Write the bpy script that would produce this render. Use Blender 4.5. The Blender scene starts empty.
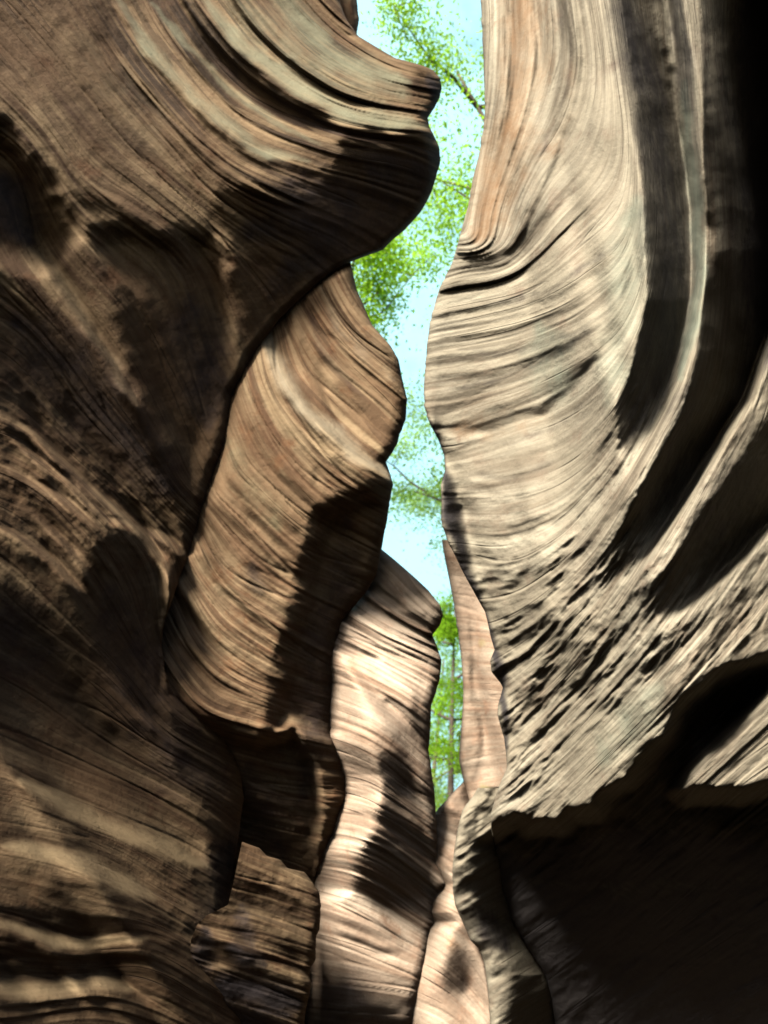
import bpy, math, random
import numpy as np

random.seed(7)
rng = np.random.default_rng(7)
scene = bpy.context.scene
col = scene.collection

# ------------------------------------------------------------------ camera
W, H, FPX = 768, 1024, 745.0
PITCH = math.radians(28)
CAM = np.array([0.0, 0.0, 1.6])
Fv = np.array([0, math.cos(PITCH), math.sin(PITCH)])
Rv = np.array([1.0, 0, 0])
Uv = np.array([0, -math.sin(PITCH), math.cos(PITCH)])
cd = bpy.data.cameras.new("camera")
cd.sensor_fit = 'VERTICAL'
cd.sensor_height = 24
cd.lens = 24 * FPX / H
cd.clip_end = 3000
cd.clip_start = 0.02
cam = bpy.data.objects.new("camera", cd)
cam.location = CAM
cam.rotation_euler = (math.pi / 2 + PITCH, 0, 0)
col.objects.link(cam)
scene.camera = cam

# sun, given along (right, up, toward the viewer), turned into world axes
SA, SB, SC = -0.39, 0.81, 0.41
_n = math.sqrt(SA * SA + SB * SB + SC * SC)
SA, SB, SC = SA / _n, SB / _n, SC / _n
SUN = SA * Rv + SB * Uv - SC * Fv


def world_pts(px, py, d):
    X = (px - W / 2) / FPX
    Y = (H / 2 - py) / FPX
    return CAM + d[..., None] * (Fv + X[..., None] * Rv + Y[..., None] * Uv)


# ------------------------------------------------------------------ noise
_perm = rng.permutation(512).astype(np.int64)
_grad = rng.normal(size=(512, 3))
_grad /= np.linalg.norm(_grad, axis=1)[:, None]


def noise(x, y, z):
    x, y, z = np.broadcast_arrays(x, y, z)
    xi, yi, zi = np.floor(x).astype(np.int64), np.floor(y).astype(np.int64), np.floor(z).astype(np.int64)
    xf, yf, zf = x - xi, y - yi, z - zi
    u, v, w = [t * t * t * (t * (t * 6 - 15) + 10) for t in (xf, yf, zf)]
    out = 0
    for a in (0, 1):
        for b in (0, 1):
            for c in (0, 1):
                h = _perm[(_perm[(_perm[(xi + a) & 511] + yi + b) & 511] + zi + c) & 511]
                g = _grad[h]
                dt = g[..., 0] * (xf - a) + g[..., 1] * (yf - b) + g[..., 2] * (zf - c)
                out = out + dt * (u if a else 1 - u) * (v if b else 1 - v) * (w if c else 1 - w)
    return out * 1.6


def fbm(x, y, z, n=3, gain=0.5):
    o, a = 0, 1.0
    for k in range(n):
        o = o + a * noise(x * 2 ** k + 17 * k, y * 2 ** k + 5 * k, z * 2 ** k)
        a *= gain
    return o


# ------------------------------------------------------------------ fields over the wall's own chart
GX0, GX1, GY0, GY1, GS = -272, 1040, -220, 1340, 3.0
gx = np.arange(GX0, GX1, GS)
gy = np.arange(GY0, GY1, GS)
GXX, GYY = np.meshgrid(gx, gy)


def bspline(field, fx, fy):
    """smooth cubic lookup of a gridded field"""
    ny, nx = field.shape
    i, j = np.floor(fx).astype(int), np.floor(fy).astype(int)
    u, v = fx - i, fy - j

    def wts(t):
        return ((1 - t) ** 3 / 6, (3 * t ** 3 - 6 * t * t + 4) / 6, (-3 * t ** 3 + 3 * t * t + 3 * t + 1) / 6, t ** 3 / 6)
    wu, wv = wts(u), wts(v)
    o = 0
    for a in range(4):
        jj = np.clip(j - 1 + a, 0, ny - 1)
        r = 0
        for b in range(4):
            r = r + wu[b] * field[jj, np.clip(i - 1 + b, 0, nx - 1)]
        o = o + wv[a] * r
    return o


def sample(field, x, y):
    return bspline(field, np.clip((x - GX0) / GS, 0, len(gx) - 1), np.clip((y - GY0) / GS, 0, len(gy) - 1))


def tps(pts, vals, smooth=0.0):
    P = np.array(pts, float) / 300.0
    V = np.array(vals, float)
    n = len(P)

    def ker(r2):
        return 0.5 * r2 * np.log(r2 + 1e-9)
    A = np.zeros((n + 3, n + 3))
    A[:n, :n] = ker(((P[:, None] - P[None]) ** 2).sum(-1)) + np.eye(n) * smooth
    A[:n, n] = A[n, :n] = 1
    A[:n, n + 1:] = P
    A[n + 1:, :n] = P.T
    c = np.linalg.solve(A, np.concatenate([V, np.zeros(3)]))
    cgx, cgy = gx[::4], gy[::4]
    X, Y = np.meshgrid(cgx / 300.0, cgy / 300.0)
    o = c[n] + c[n + 1] * X + c[n + 2] * Y
    for k in range(n):
        o = o + c[k] * ker((X - P[k, 0]) ** 2 + (Y - P[k, 1]) ** 2)
    # back to the fine chart
    return bspline(o, (GXX - cgx[0]) / (4 * GS), (GYY - cgy[0]) / (4 * GS))


def resample(pl, step=25.0):
    out = []
    for (a, b) in zip(pl[:-1], pl[1:]):
        n = max(1, int(math.hypot(b[0] - a[0], b[1] - a[1]) / step))
        for k in range(n):
            t = k / n
            out.append((a[0] + (b[0] - a[0]) * t, a[1] + (b[1] - a[1]) * t))
    out.append(pl[-1])
    return out


def spline(pl, n=6):
    """Catmull-Rom through the points."""
    if len(pl) < 3:
        return pl
    P = [np.array(p, float) for p in pl]
    P = [2 * P[0] - P[1]] + P + [2 * P[-1] - P[-2]]
    out = []
    for i in range(1, len(P) - 2):
        for k in range(n):
            t = k / n
            a, b, c, d = P[i - 1], P[i], P[i + 1], P[i + 2]
            out.append(tuple(0.5 * (2 * b + (c - a) * t + (2 * a - 5 * b + 4 * c - d) * t * t + (3 * b - a - 3 * c + d) * t ** 3)))
    out.append(tuple(P[-2]))
    return out


def smooth01(t):
    t = np.clip(t, 0, 1)
    return t * t * (3 - 2 * t)


# gentle warp so that hand-laid strokes do not have ruler edges
_wx = fbm(GXX / 40, GYY / 40, 3.3 + 0 * GXX, 3) * 5
_wy = fbm(GXX / 40, GYY / 40, 9.1 + 0 * GXX, 3) * 5
WXX, WYY = GXX + _wx, GYY + _wy


def stroke_mask(pl, w, soft=False):
    pl = spline(pl)
    xs, ys = [p[0] for p in pl], [p[1] for p in pl]
    m = (2.6 if soft else 2.2) * w + 12
    i0, i1 = np.searchsorted(gx, [min(xs) - m, max(xs) + m])
    j0, j1 = np.searchsorted(gy, [min(ys) - m, max(ys) + m])
    out = np.zeros_like(GXX)
    if i1 <= i0 or j1 <= j0:
        return out
    X, Y = WXX[j0:j1, i0:i1], WYY[j0:j1, i0:i1]
    best = np.full(X.shape, 1e9)
    n = len(pl) - 1
    for q, (a, b) in enumerate(zip(pl[:-1], pl[1:])):
        vx, vy = b[0] - a[0], b[1] - a[1]
        L = vx * vx + vy * vy + 1e-9
        t = np.clip(((X - a[0]) * vx + (Y - a[1]) * vy) / L, 0, 1)
        we = w * (0.3 + 0.7 * np.clip(np.sin(np.pi * (q + t) / n) * 1.6, 0, 1))      # strokes die out at both ends
        best = np.minimum(best, np.sqrt((X - a[0] - t * vx) ** 2 + (Y - a[1] - t * vy) ** 2) / we)
    out[j0:j1, i0:i1] = np.exp(-(best / 0.95) ** 2) if soft else smooth01(1.5 - best)
    return out


def poly_mask(pl, feather):
    inside = np.zeros(GXX.shape, bool)
    d2 = np.full(GXX.shape, 1e9)
    X, Y = WXX, WYY
    n = len(pl)
    for k in range(n):
        a, b = pl[k], pl[(k + 1) % n]
        if a[1] != b[1]:
            cond = (a[1] > Y) != (b[1] > Y)
            xin = (b[0] - a[0]) * (Y - a[1]) / (b[1] - a[1]) + a[0]
            inside ^= cond & (X < xin)
        vx, vy = b[0] - a[0], b[1] - a[1]
        L = vx * vx + vy * vy + 1e-9
        t = np.clip(((X - a[0]) * vx + (Y - a[1]) * vy) / L, 0, 1)
        d2 = np.minimum(d2, (X - a[0] - t * vx) ** 2 + (Y - a[1] - t * vy) ** 2)
    sd = np.sqrt(d2) * np.where(inside, 1, -1)
    return smooth01(sd / (2 * feather) + 0.5)


def idw(pts):
    num = np.zeros_like(GXX)
    den = np.zeros_like(GXX)
    for x, y, v in pts:
        w = 1.0 / ((GXX - x) ** 2 + (GYY - y) ** 2 + 18.0 ** 2) ** 2
        num += w * v
        den += w
    return num / den


fxq = np.fft.fftfreq(len(gx), GS) * 2 * np.pi
fyq = np.fft.fftfreq(len(gy), GS) * 2 * np.pi
KX, KY = np.meshgrid(fxq, fyq)
SMOOTH_K = (np.sin(KX * GS) / GS, np.sin(KY * GS) / GS)     # matches central differences


S_ANCHOR = 0.25
LOW = np.exp(-(KX ** 2 + KY ** 2) * GS ** 2 * 0.55)


def sculpt(base, lean, wreg=0.05, iters=5, lim=0.3):
    """base: log distance of the rough wall; lean: how squarely each spot faces the open sky
    (1 = tilted back to it, 0 = undercut). Returns the log distance of the carved wall."""
    X, Y = (GXX - W / 2) / FPX, (H / 2 - GYY) / FPX
    r = np.zeros_like(base)
    win = smooth01((GXX + 230) / 160) * smooth01((1000 - GXX) / 160) * smooth01((GYY + 200) / 150) * smooth01((1300 - GYY) / 200)
    kx, ky = SMOOTH_K
    Dm = 1j * FPX * (SA * kx - SB * ky)
    den = np.abs(Dm) ** 2 + wreg * FPX ** 2 * (KX ** 2 + KY ** 2) + (FPX / 520.0) ** 2
    for _ in range(iters):
        z = base + r
        k = FPX * np.gradient(z, GS, axis=1)
        m = -FPX * np.gradient(z, GS, axis=0)
        nz = 1 + k * X + m * Y
        nrm = np.sqrt(k * k + m * m + nz * nz)
        res = lean * np.minimum(nrm, 1.8) - (SA * k + SB * m + SC * nz)
        res = np.clip(res, -1.6, 1.6) * win
        # pull towards the rough wall as well
        G = np.fft.fft2(res)
        Rf = np.fft.fft2(r)
        reg = wreg * FPX ** 2 * (KX ** 2 + KY ** 2) + (FPX / 520.0) ** 2
        upd = np.real(np.fft.ifft2((np.conj(Dm) * G - S_ANCHOR * reg * Rf) / den * LOW))
        r = r + upd
        r = lim * np.tanh(r / lim)
    return base + r


# ------------------------------------------------------------------ materials
def mat(name):
    m = bpy.data.materials.new(name)
    m.use_nodes = True
    nt = m.node_tree
    b = nt.nodes["Principled BSDF"]
    return m, nt, b


def rock_material(name, dark, mid, light, blush, strata_scale=1.0, green=(0.20, 0.22, 0.13), third=(0.36, 0.17, 0.06), seams=1.0, fine=1.0):
    m, nt, b = mat(name)
    N, L = nt.nodes, nt.links

    def nd(t, **kw):
        n = N.new(t)
        for k, v in kw.items():
            setattr(n, k, v)
        return n

    def mixc(fac, a, bb):
        n = nd('ShaderNodeMix', data_type='RGBA')
        for sock, val in ((n.inputs[0], fac), (n.inputs[6], a), (n.inputs[7], bb)):
            if isinstance(val, (int, float)):
                sock.default_value = val
            elif isinstance(val, tuple):
                sock.default_value = (*val, 1)
            else:
                L.new(val, sock)
        return n.outputs[2]

    def ramp(src, lo, hi):
        n = nd('ShaderNodeMapRange')
        n.interpolation_type = 'SMOOTHSTEP'
        L.new(src, n.inputs[0])
        n.inputs[1].default_value = lo
        n.inputs[2].default_value = hi
        return n.outputs[0]

    def ntex(vec, scale, detail=4, rough=0.6):
        n = nd('ShaderNodeTexNoise')
        n.inputs['Scale'].default_value = scale
        n.inputs['Detail'].default_value = detail
        n.inputs['Roughness'].default_value = rough
        L.new(vec, n.inputs['Vector'])
        return n.outputs['Fac']

    at = nd('ShaderNodeAttribute', attribute_name='bed')       # (bed height, position along, position along)
    st = nd('ShaderNodeAttribute', attribute_name='stain')     # (varnish plus painted shade, lichen, iron and pale tint)
    sep = nd('ShaderNodeSeparateColor')
    L.new(st.outputs['Color'], sep.inputs[0])
    tc = nd('ShaderNodeTexCoord')
    obj = tc.outputs['Object']
    mp = nd('ShaderNodeMapping')
    mp.inputs['Scale'].default_value = (strata_scale * 1.0, 0.10, 0.10)
    L.new(at.outputs['Vector'], mp.inputs[0])
    bed = ntex(mp.outputs[0], 6.0, 3, 0.65)
    mp2 = nd('ShaderNodeMapping')
    mp2.inputs['Scale'].default_value = (strata_scale * 1.0, 0.045, 0.045)
    L.new(at.outputs['Vector'], mp2.inputs[0])
    fineb = ntex(mp2.outputs[0], 8.0, 4, 0.55)
    mott = ntex(obj, 1.1, 5, 0.62)
    blot = ntex(obj, 5.0, 5, 0.65)
    grain = ntex(obj, 38.0, 6, 0.78)
    c = mixc(ramp(bed, 0.34, 0.66), dark, light)
    c = mixc(ramp(mott, 0.35, 0.62), c, mid)
    la = nd('ShaderNodeAttribute', attribute_name='layer')
    ls = nd('ShaderNodeSeparateXYZ')
    L.new(la.outputs['Vector'], ls.inputs[0])
    l_tone, l_bed = ls.outputs[0], ls.outputs[1]
    c = mixc(ramp(l_tone, 0.25, 1.9), c, mixc(0.75, c, tuple(min(0.8, x * 1.35) for x in light)))
    c = mixc(ramp(l_tone, -0.25, -1.9), c, mixc(0.70, c, tuple(x * 0.42 for x in dark)))

    def mul(a_, b_):
        n = nd('ShaderNodeMath', operation='MULTIPLY')
        for k_, v_ in ((0, a_), (1, b_)):
            if isinstance(v_, (int, float)):
                n.inputs[k_].default_value = v_
            else:
                L.new(v_, n.inputs[k_])
        return n.outputs[0]
    c = mixc(ramp(blot, 0.52, 0.75), c, blush)
    # thin dark seams and pale laminae that come and go along the beds
    def seam(vec_out, scale, half, patch_lo, patch_hi):
        f = ntex(vec_out, scale, 2, 0.5)
        s_ = nd('ShaderNodeMath', operation='SUBTRACT')
        L.new(f, s_.inputs[0])
        s_.inputs[1].default_value = 0.5
        ab = nd('ShaderNodeMath', operation='ABSOLUTE')
        L.new(s_.outputs[0], ab.inputs[0])
        line = ramp(ab.outputs[0], half, half * 0.15)
        mu = nd('ShaderNodeMath', operation='MULTIPLY')
        L.new(line, mu.inputs[0])
        L.new(ramp(mott, patch_lo, patch_hi), mu.inputs[1])
        return mu.outputs[0]

    seam1 = seam(mp2.outputs[0], 3.6, 0.016, 0.44, 0.62)
    seam2 = seam(mp2.outputs[0], 9.0, 0.022, 0.52, 0.36)
    dk = tuple(x * 0.30 for x in dark)
    fl = ramp(fineb, 0.56, 0.70)
    # hair-fine beds where the rock is strongly bedded
    hair = ntex(mp2.outputs[0], 26.0, 1, 0.4)
    c = mixc(mul(ramp(hair, 0.53, 0.58), l_bed), c, mixc(0.42, c, dk))
    c = mixc(mul(ramp(hair, 0.46, 0.41), l_bed), c, mixc(0.30, c, tuple(min(0.8, x * 1.4) for x in light)))
    c = mixc(mul(fl, ramp(l_bed, 0.05, 0.7)), c, mixc(0.34, c, dk))
    fp = ramp(fineb, 0.44, 0.30)
    c = mixc(mul(fp, ramp(l_bed, 0.05, 0.7)), c, mixc(0.30, c, tuple(min(0.8, x * 1.4) for x in light)))
    c = mixc(seam1, c, mixc(0.42 * seams, c, dk))
    c = mixc(mul(seam2, ramp(l_bed, 0.1, 0.8)), c, mixc(0.18 * seams, c, dk))
    g = nd('ShaderNodeMapRange')
    L.new(grain, g.inputs[0])
    g.inputs[1].default_value, g.inputs[2].default_value = 0.3, 0.7
    g.inputs[3].default_value, g.inputs[4].default_value = 0.90, 1.08
    gm = nd('ShaderNodeMix', data_type='RGBA', blend_type='MULTIPLY')
    gm.inputs[0].default_value = 1
    L.new(c, gm.inputs[6])
    L.new(g.outputs[0], gm.inputs[7])
    c = gm.outputs[2]
    c = mixc(ramp(grain, 0.62, 0.76), c, mixc(0.25, c, dk))
    # lichen, iron and pale tint, varnish plus painted shade: edges broken by noise
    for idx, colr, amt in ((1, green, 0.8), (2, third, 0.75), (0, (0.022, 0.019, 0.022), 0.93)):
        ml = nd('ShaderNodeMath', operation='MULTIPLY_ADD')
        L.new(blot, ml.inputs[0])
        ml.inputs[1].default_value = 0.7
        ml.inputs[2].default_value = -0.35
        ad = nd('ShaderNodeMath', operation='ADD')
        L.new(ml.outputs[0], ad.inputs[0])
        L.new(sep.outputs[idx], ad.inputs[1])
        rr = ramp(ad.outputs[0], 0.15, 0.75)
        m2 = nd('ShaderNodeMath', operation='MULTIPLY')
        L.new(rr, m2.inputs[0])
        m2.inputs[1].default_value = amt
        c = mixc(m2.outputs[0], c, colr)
    L.new(c, b.inputs['Base Color'])
    b.inputs['Roughness'].default_value = 0.88
    b.inputs['Specular IOR Level'].default_value = 0.25
    # relief too fine for the mesh
    mp3 = nd('ShaderNodeMapping')
    mp3.inputs['Scale'].default_value = (strata_scale, 0.30, 0.30)
    L.new(at.outputs['Vector'], mp3.inputs[0])
    fb = ntex(mp3.outputs[0], 9.0, 5, 0.60)
    s1 = nd('ShaderNodeMath', operation='MULTIPLY_ADD')
    L.new(grain, s1.inputs[0])
    s1.inputs[1].default_value = 0.5
    L.new(mul(fb, ramp(l_bed, -0.15, 0.8)), s1.inputs[2])
    pits = ntex(obj, 11.0, 7, 0.66)
    sp = nd('ShaderNodeMath', operation='MULTIPLY_ADD')
    L.new(pits, sp.inputs[0])
    sp.inputs[1].default_value = 0.9
    L.new(s1.outputs[0], sp.inputs[2])
    s1 = sp
    sm = nd('ShaderNodeMath', operation='MULTIPLY_ADD')
    L.new(seam1, sm.inputs[0])
    sm.inputs[1].default_value = -0.6
    L.new(s1.outputs[0], sm.inputs[2])
    s1 = sm
    bp = nd('ShaderNodeBump')
    bp.inputs['Strength'].default_value = 0.75
    bp.inputs['Distance'].default_value = 0.012 * fine
    L.new(s1.outputs[0], bp.inputs['Height'])
    L.new(bp.outputs[0], b.inputs['Normal'])
    return m


def tag(o, label=None, cat=None, group=None, kind=None):
    if label:
        o['label'] = label
    if cat:
        o['category'] = cat
    if group:
        o['group'] = group
    if kind:
        o['kind'] = kind
    return o


def grid_object(name, P, material, attrs=None):
    """P: rows x cols x 3 -> one mesh."""
    nr, nc = P.shape[:2]
    me = bpy.data.meshes.new(name)
    idx = np.arange(nr * nc).reshape(nr, nc)
    q = np.stack([idx[:-1, :-1], idx[1:, :-1], idx[1:, 1:], idx[:-1, 1:]], -1).reshape(-1, 4)
    me.vertices.add(nr * nc)
    me.vertices.foreach_set('co', P.reshape(-1).astype(np.float32))
    me.loops.add(q.size)
    me.loops.foreach_set('vertex_index', q.reshape(-1).astype(np.int32))
    me.polygons.add(len(q))
    me.polygons.foreach_set('loop_start', (np.arange(len(q)) * 4).astype(np.int32))
    me.polygons.foreach_set('use_smooth', np.ones(len(q), bool))
    me.update(calc_edges=True)
    for k, v in (attrs or {}).items():
        a = me.attributes.new(k, 'FLOAT_VECTOR', 'POINT')
        a.data.foreach_set('vector', v.reshape(-1).astype(np.float32))
    me.materials.append(material)
    o = bpy.data.objects.new(name, me)
    col.objects.link(o)
    return o


def axis(lo, hi, f0, f1, fine, coarse):
    a = list(np.arange(lo, f0, coarse)) if lo < f0 else []
    b = list(np.arange(max(lo, f0), min(hi, f1), fine))
    c = list(np.arange(f1, hi, coarse)) if hi > f1 else []
    return np.array(a + b + c + [hi])


def edge_break(y, s):
    o = 0 * y
    a = 1.2 * noise(y / 46, o + s, o) + np.clip(noise(y / 30, o + s, o + 4) * 2, 0, 1) * (0.9 * noise(y / 9, o + s, o + 9) + 0.5 * noise(y / 4, o + s, o + 11))
    return a


FINE = 1.15


DONE = {}


class Layers:
    """A stack of beds of uneven thickness: how far each one stands proud, and how pale it is."""
    def __init__(self, seed, thin, thick, edge=0.9):
        g = np.random.default_rng(seed)
        s = -400.0
        fine_s = np.arange(-400, 1700, 0.25)
        off, ton = np.zeros_like(fine_s), np.zeros_like(fine_s)
        while s < 1700:
            w = thin + (thick - thin) * g.random() ** 2.2
            m = (fine_s >= s) & (fine_s < s + w)
            t = (fine_s[m] - s) / w
            off[m] = g.normal() + 0.55 * (t - 0.5) * g.choice([-1, 1])
            ton[m] = g.normal()
            s += w
        k = np.exp(-(np.arange(-16, 17) * 0.25 / edge) ** 2)
        k /= k.sum()
        self.s, self.off, self.ton = fine_s, np.convolve(off, k, 'same'), np.convolve(ton, k, 'same')

    def get(self, s):
        return np.interp(s, self.s, self.off), np.interp(s, self.s, self.ton)



def rock(name, label, cat, S, material, group=None, key=None, behind=()):
    """Carve one rock body: a relief swept between its two edge lines, rounded off at the free edges and
    carried back behind them, so that it stands as a solid body."""
    base = tps([p[:2] for p in S['dist']], [math.log(p[2]) for p in S['dist']], 0.002)
    bp, bv = [], []
    for s, pl in S['beds']:
        for p in resample(spline(pl, 4), 45):
            bp.append(p)
            bv.append(s)
    bed = tps(bp, bv, 0.0005)
    lean = idw(S['lean'])
    for kind, val, w, pl in S.get('marks', []):
        mk = stroke_mask(pl, w) if kind == 's' else poly_mask(pl, w)
        lean = lean * (1 - mk) + val * mk
    lin = np.power(np.clip(lean, 0, 1), 2.2)
    L = np.clip((lin - 0.012) * 1.5 * S.get('gain', 1.0), -0.02, 0.93)
    L = np.where(lean < 0.16, np.minimum(L, (lean - 0.16) * 1.9), L)
    z = sculpt(base, L, S.get('wreg', 0.05), 14, S.get('lim', 0.25))
    ly_ = np.interp(gy, [q[0] for q in S['left']], [q[1] for q in S['left']])[:, None]
    ry_ = np.interp(gy, [q[0] for q in S['right']], [q[1] for q in S['right']])[:, None]
    vis = (GXX > np.maximum(ly_, 0)) & (GXX < np.minimum(ry_, W)) & (GYY > max(0, S['rows'][0])) & (GYY < min(H, S['rows'][1]))
    z = z - (z - base)[vis].mean() + S.get('push', 0.0)
    for amp, pl_l, pl_r, ya, yb, yc, yd in S.get('ramps', []):   # the wall turns away, then steps back out at a crisp rim
        xl = np.interp(gy, [q[0] for q in pl_l], [q[1] for q in pl_l])[:, None]
        xr = np.interp(gy, [q[0] for q in pl_r], [q[1] for q in pl_r])[:, None]
        wx_ = GXX + 0.3 * _wx
        t = (wx_ - xl) / np.maximum(xr - xl, 4)
        prof = np.clip(t, 0, 1) ** 0.85 * (1 - smooth01((wx_ - xr) / 12.0))
        fade = (smooth01((gy - ya) / max(1, yb - ya)) * (1 - smooth01((gy - yc) / max(1, yd - yc))))[:, None]
        z = z + amp * prof * fade
    for kind, val, w, pl in S.get('grooves', []):          # hollows cut behind a lip: distance grows inside
        z = z + val * (stroke_mask(pl, w) if kind == 's' else poly_mask(pl, w))
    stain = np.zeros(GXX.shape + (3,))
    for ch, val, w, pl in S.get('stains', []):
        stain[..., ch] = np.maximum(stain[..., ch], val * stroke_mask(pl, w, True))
    DONE[key or name] = (z, S)
    rough = idw(S['rough']) if 'rough' in S else np.full(GXX.shape, S.get('rough0', 0.5))

    y0, y1 = S['rows']
    ys = axis(y0, y1, -12, 1036, FINE, 14)
    lx = np.interp(ys, [p[0] for p in S['left']], [p[1] for p in S['left']])
    rx = np.interp(ys, [p[0] for p in S['right']], [p[1] for p in S['right']])
    jag = S.get('jag', 1.5)
    if S.get('free_left'):
        lx = lx + jag * edge_break(ys, 2.2 + S['seed'])
    if S.get('free_right'):
        rx = rx + jag * edge_break(ys, 7.2 + S['seed'])
    rx = np.maximum(rx, lx + 1.0)
    # columns: dense where the wall is looked at
    wid = (rx - lx).max()
    lo_f, hi_f = S.get('dense', (0.0, 1.0))
    us = axis(0, 1, lo_f, hi_f, FINE / wid, 12.0 / wid)
    # crowd the columns towards the free edges
    U = us[None, :]
    px = lx[:, None] + (rx - lx)[:, None] * U
    py = np.repeat(ys[:, None], len(us), 1)
    zz = sample(z, px, py)
    for kk, margin in behind:                       # never poke through the rock that stands in front
        zo, Sx = DONE[kk]
        if Sx.get('free_right'):
            e = np.interp(py, [q[0] for q in Sx['right']], [q[1] for q in Sx['right']])
            dist = px - e
            xs_ = np.minimum(px, e - 3)
        else:
            e = np.interp(py, [q[0] for q in Sx['left']], [q[1] for q in Sx['left']])
            dist = e - px
            xs_ = np.maximum(px, e + 3)
        zm = sample(zo, xs_, py) + margin - 0.0035 * np.maximum(dist, 0) + 0.003 * np.clip(-dist, 0, 40)
        zm = np.where((py > Sx['rows'][0]) & (py < Sx['rows'][1]), zm, -9)
        zz = zz + 0.012 * np.logaddexp(0, np.clip((zm - zz) / 0.012, -40, 400))
    sv = sample(bed, px, py)
    rg = sample(rough, px, py)
    # --- bedding relief
    sd = S['seed'] * 13.7
    wob = fbm(px / 190, py / 190, sd + 0 * px, 2) * 6 + noise(px / 40, py / 40, sd + 4 + 0 * px) * 0.7
    s_ = sv + wob
    ax, ay = px / 170, py / 170
    amp1 = 0.55 + 0.9 * np.clip(noise(px / 90, py / 90, sd + 2 + 0 * px) + 0.3, 0, 1.2)
    h = 0
    for wl, am in ((64, 8.0), (30, 5.0), (15, 2.5), (7.5, 1.0)):
        n = noise(s_ / wl, ax * 60 / wl * 0.2, ay * 60 / wl * 0.2 + sd)
        n = np.sign(n) * np.abs(n) ** 0.8
        h = h + am * n * amp1
    # sharp little ledges
    led = np.abs(noise(s_ / 18, ax * 0.7, ay * 0.7 + sd + 31))
    h = h - 2.4 * np.exp(-(led / 0.05) ** 2) * amp1
    led2 = np.abs(noise(s_ / 41, ax * 0.5, ay * 0.5 + sd + 47))
    h = h - 4.0 * np.exp(-(led2 / 0.035) ** 2) * amp1
    # crisp beds, three interleaved stacks that thin out and take over from one another
    st_amp = np.clip(sample(idw(S['layers']), px, py), 0, 2) if 'layers' in S else np.full(px.shape, 0.5)
    lay, tone = 0, 0
    s2 = sv + wob * 0.45
    for q, (thin, thick, am) in enumerate(((3.5, 17, 1.0), (2.5, 10, 0.75), (10, 38, 1.7))):
        L_ = Layers(int(S['seed'] * 10 + q), thin, thick)
        wgt = smooth01(0.5 + 1.3 * noise(px / 190 + 9 * q, py / 190, sd + 90 + 0 * px) + 0.5 * noise(s2 / 30, ax * .5, ay * .5 + sd + 7 * q))
        o_, t_ = L_.get(s2 + 3 * q)
        lay = lay + am * o_ * wgt
        tone = tone + t_ * wgt
    tone = tone * np.clip(st_amp, 0.15, 1.3)
    lump = 0
    for wl, am in ((58, 15.0), (27, 12.0), (12, 5.0)):
        n = noise(s_ / wl, px / (wl * 1.7), py / (wl * 1.7) + sd + 50)
        lump = lump + am * (1 - np.sqrt(n * n + 0.012) * 2.2)
    isot = fbm(px / 22, py / 22, sd + 70 + 0 * px, 4, 0.55)
    bs = S.get('bed_amp', 1.0)
    dz = (2.6 * st_amp * lay + bs * h * (0.75 - 0.25 * np.clip(rg, 0, 1)) + 0.62 * lump * np.clip(rg, 0, 1.5) ** 1.3 + isot * (0.6 + 2.6 * rg)) * 0.55
    if 'calm' in S:
        cm = np.zeros(GXX.shape)
        for w, pl in S['calm']:
            cm = np.maximum(cm, stroke_mask(pl, w))
        dz = dz * (1 - 0.85 * sample(cm, px, py))
    zz = zz - dz / FPX
    # --- rounding at the free edges
    def roundoff(e, w, k):
        t = np.clip(1 - e / w, 0, 1)
        return k * w / FPX * (1 - np.sqrt(np.clip(1 - t * t, 0, 1)))
    ew = S.get('edge', 14)
    if S.get('free_right'):
        zz = zz + roundoff(rx[:, None] - px, ew, 1.2)
    if S.get('free_left'):
        zz = zz + roundoff(px - lx[:, None], ew, 1.2)
    P = world_pts(px, py, np.exp(zz))
    bedv = np.stack([s_ / 100.0, px / 100.0, py / 100.0], -1)
    stv = np.stack([sample(stain[..., k], px, py) for k in range(3)] + [tone, np.clip(st_amp, 0, 1.5), np.clip(rg, 0, 1.5)], -1)

    def add_cols(newP, side):
        nonlocal P, bedv, stv
        k = newP.shape[1]
        b = np.repeat((bedv[:, -1:] if side else bedv[:, :1]), k, 1)
        s = np.repeat((stv[:, -1:] if side else stv[:, :1]), k, 1)
        if side:
            P, bedv, stv = np.concatenate([P, newP], 1), np.concatenate([bedv, b], 1), np.concatenate([stv, s], 1)
        else:
            P, bedv, stv = np.concatenate([newP, P], 1), np.concatenate([b, bedv], 1), np.concatenate([s, stv], 1)
    th = S.get('thick', 1.2)
    dl, dr = np.exp(zz[:, 0]), np.exp(zz[:, -1])
    steps = [(3, 0.03), (12, 0.15), (40, 0.5), (90, 1.0)]
    if S.get('free_right'):
        add_cols(np.stack([world_pts(rx - np.minimum(a, 0.45 * (rx - lx)), ys, dr + t * th) for a, t in steps], 1), 1)
    if S.get('free_left'):
        add_cols(np.stack([world_pts(lx + np.minimum(a, 0.45 * (rx - lx)), ys, dl + t * th) for a, t in steps], 1)[:, ::-1], 0)
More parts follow.
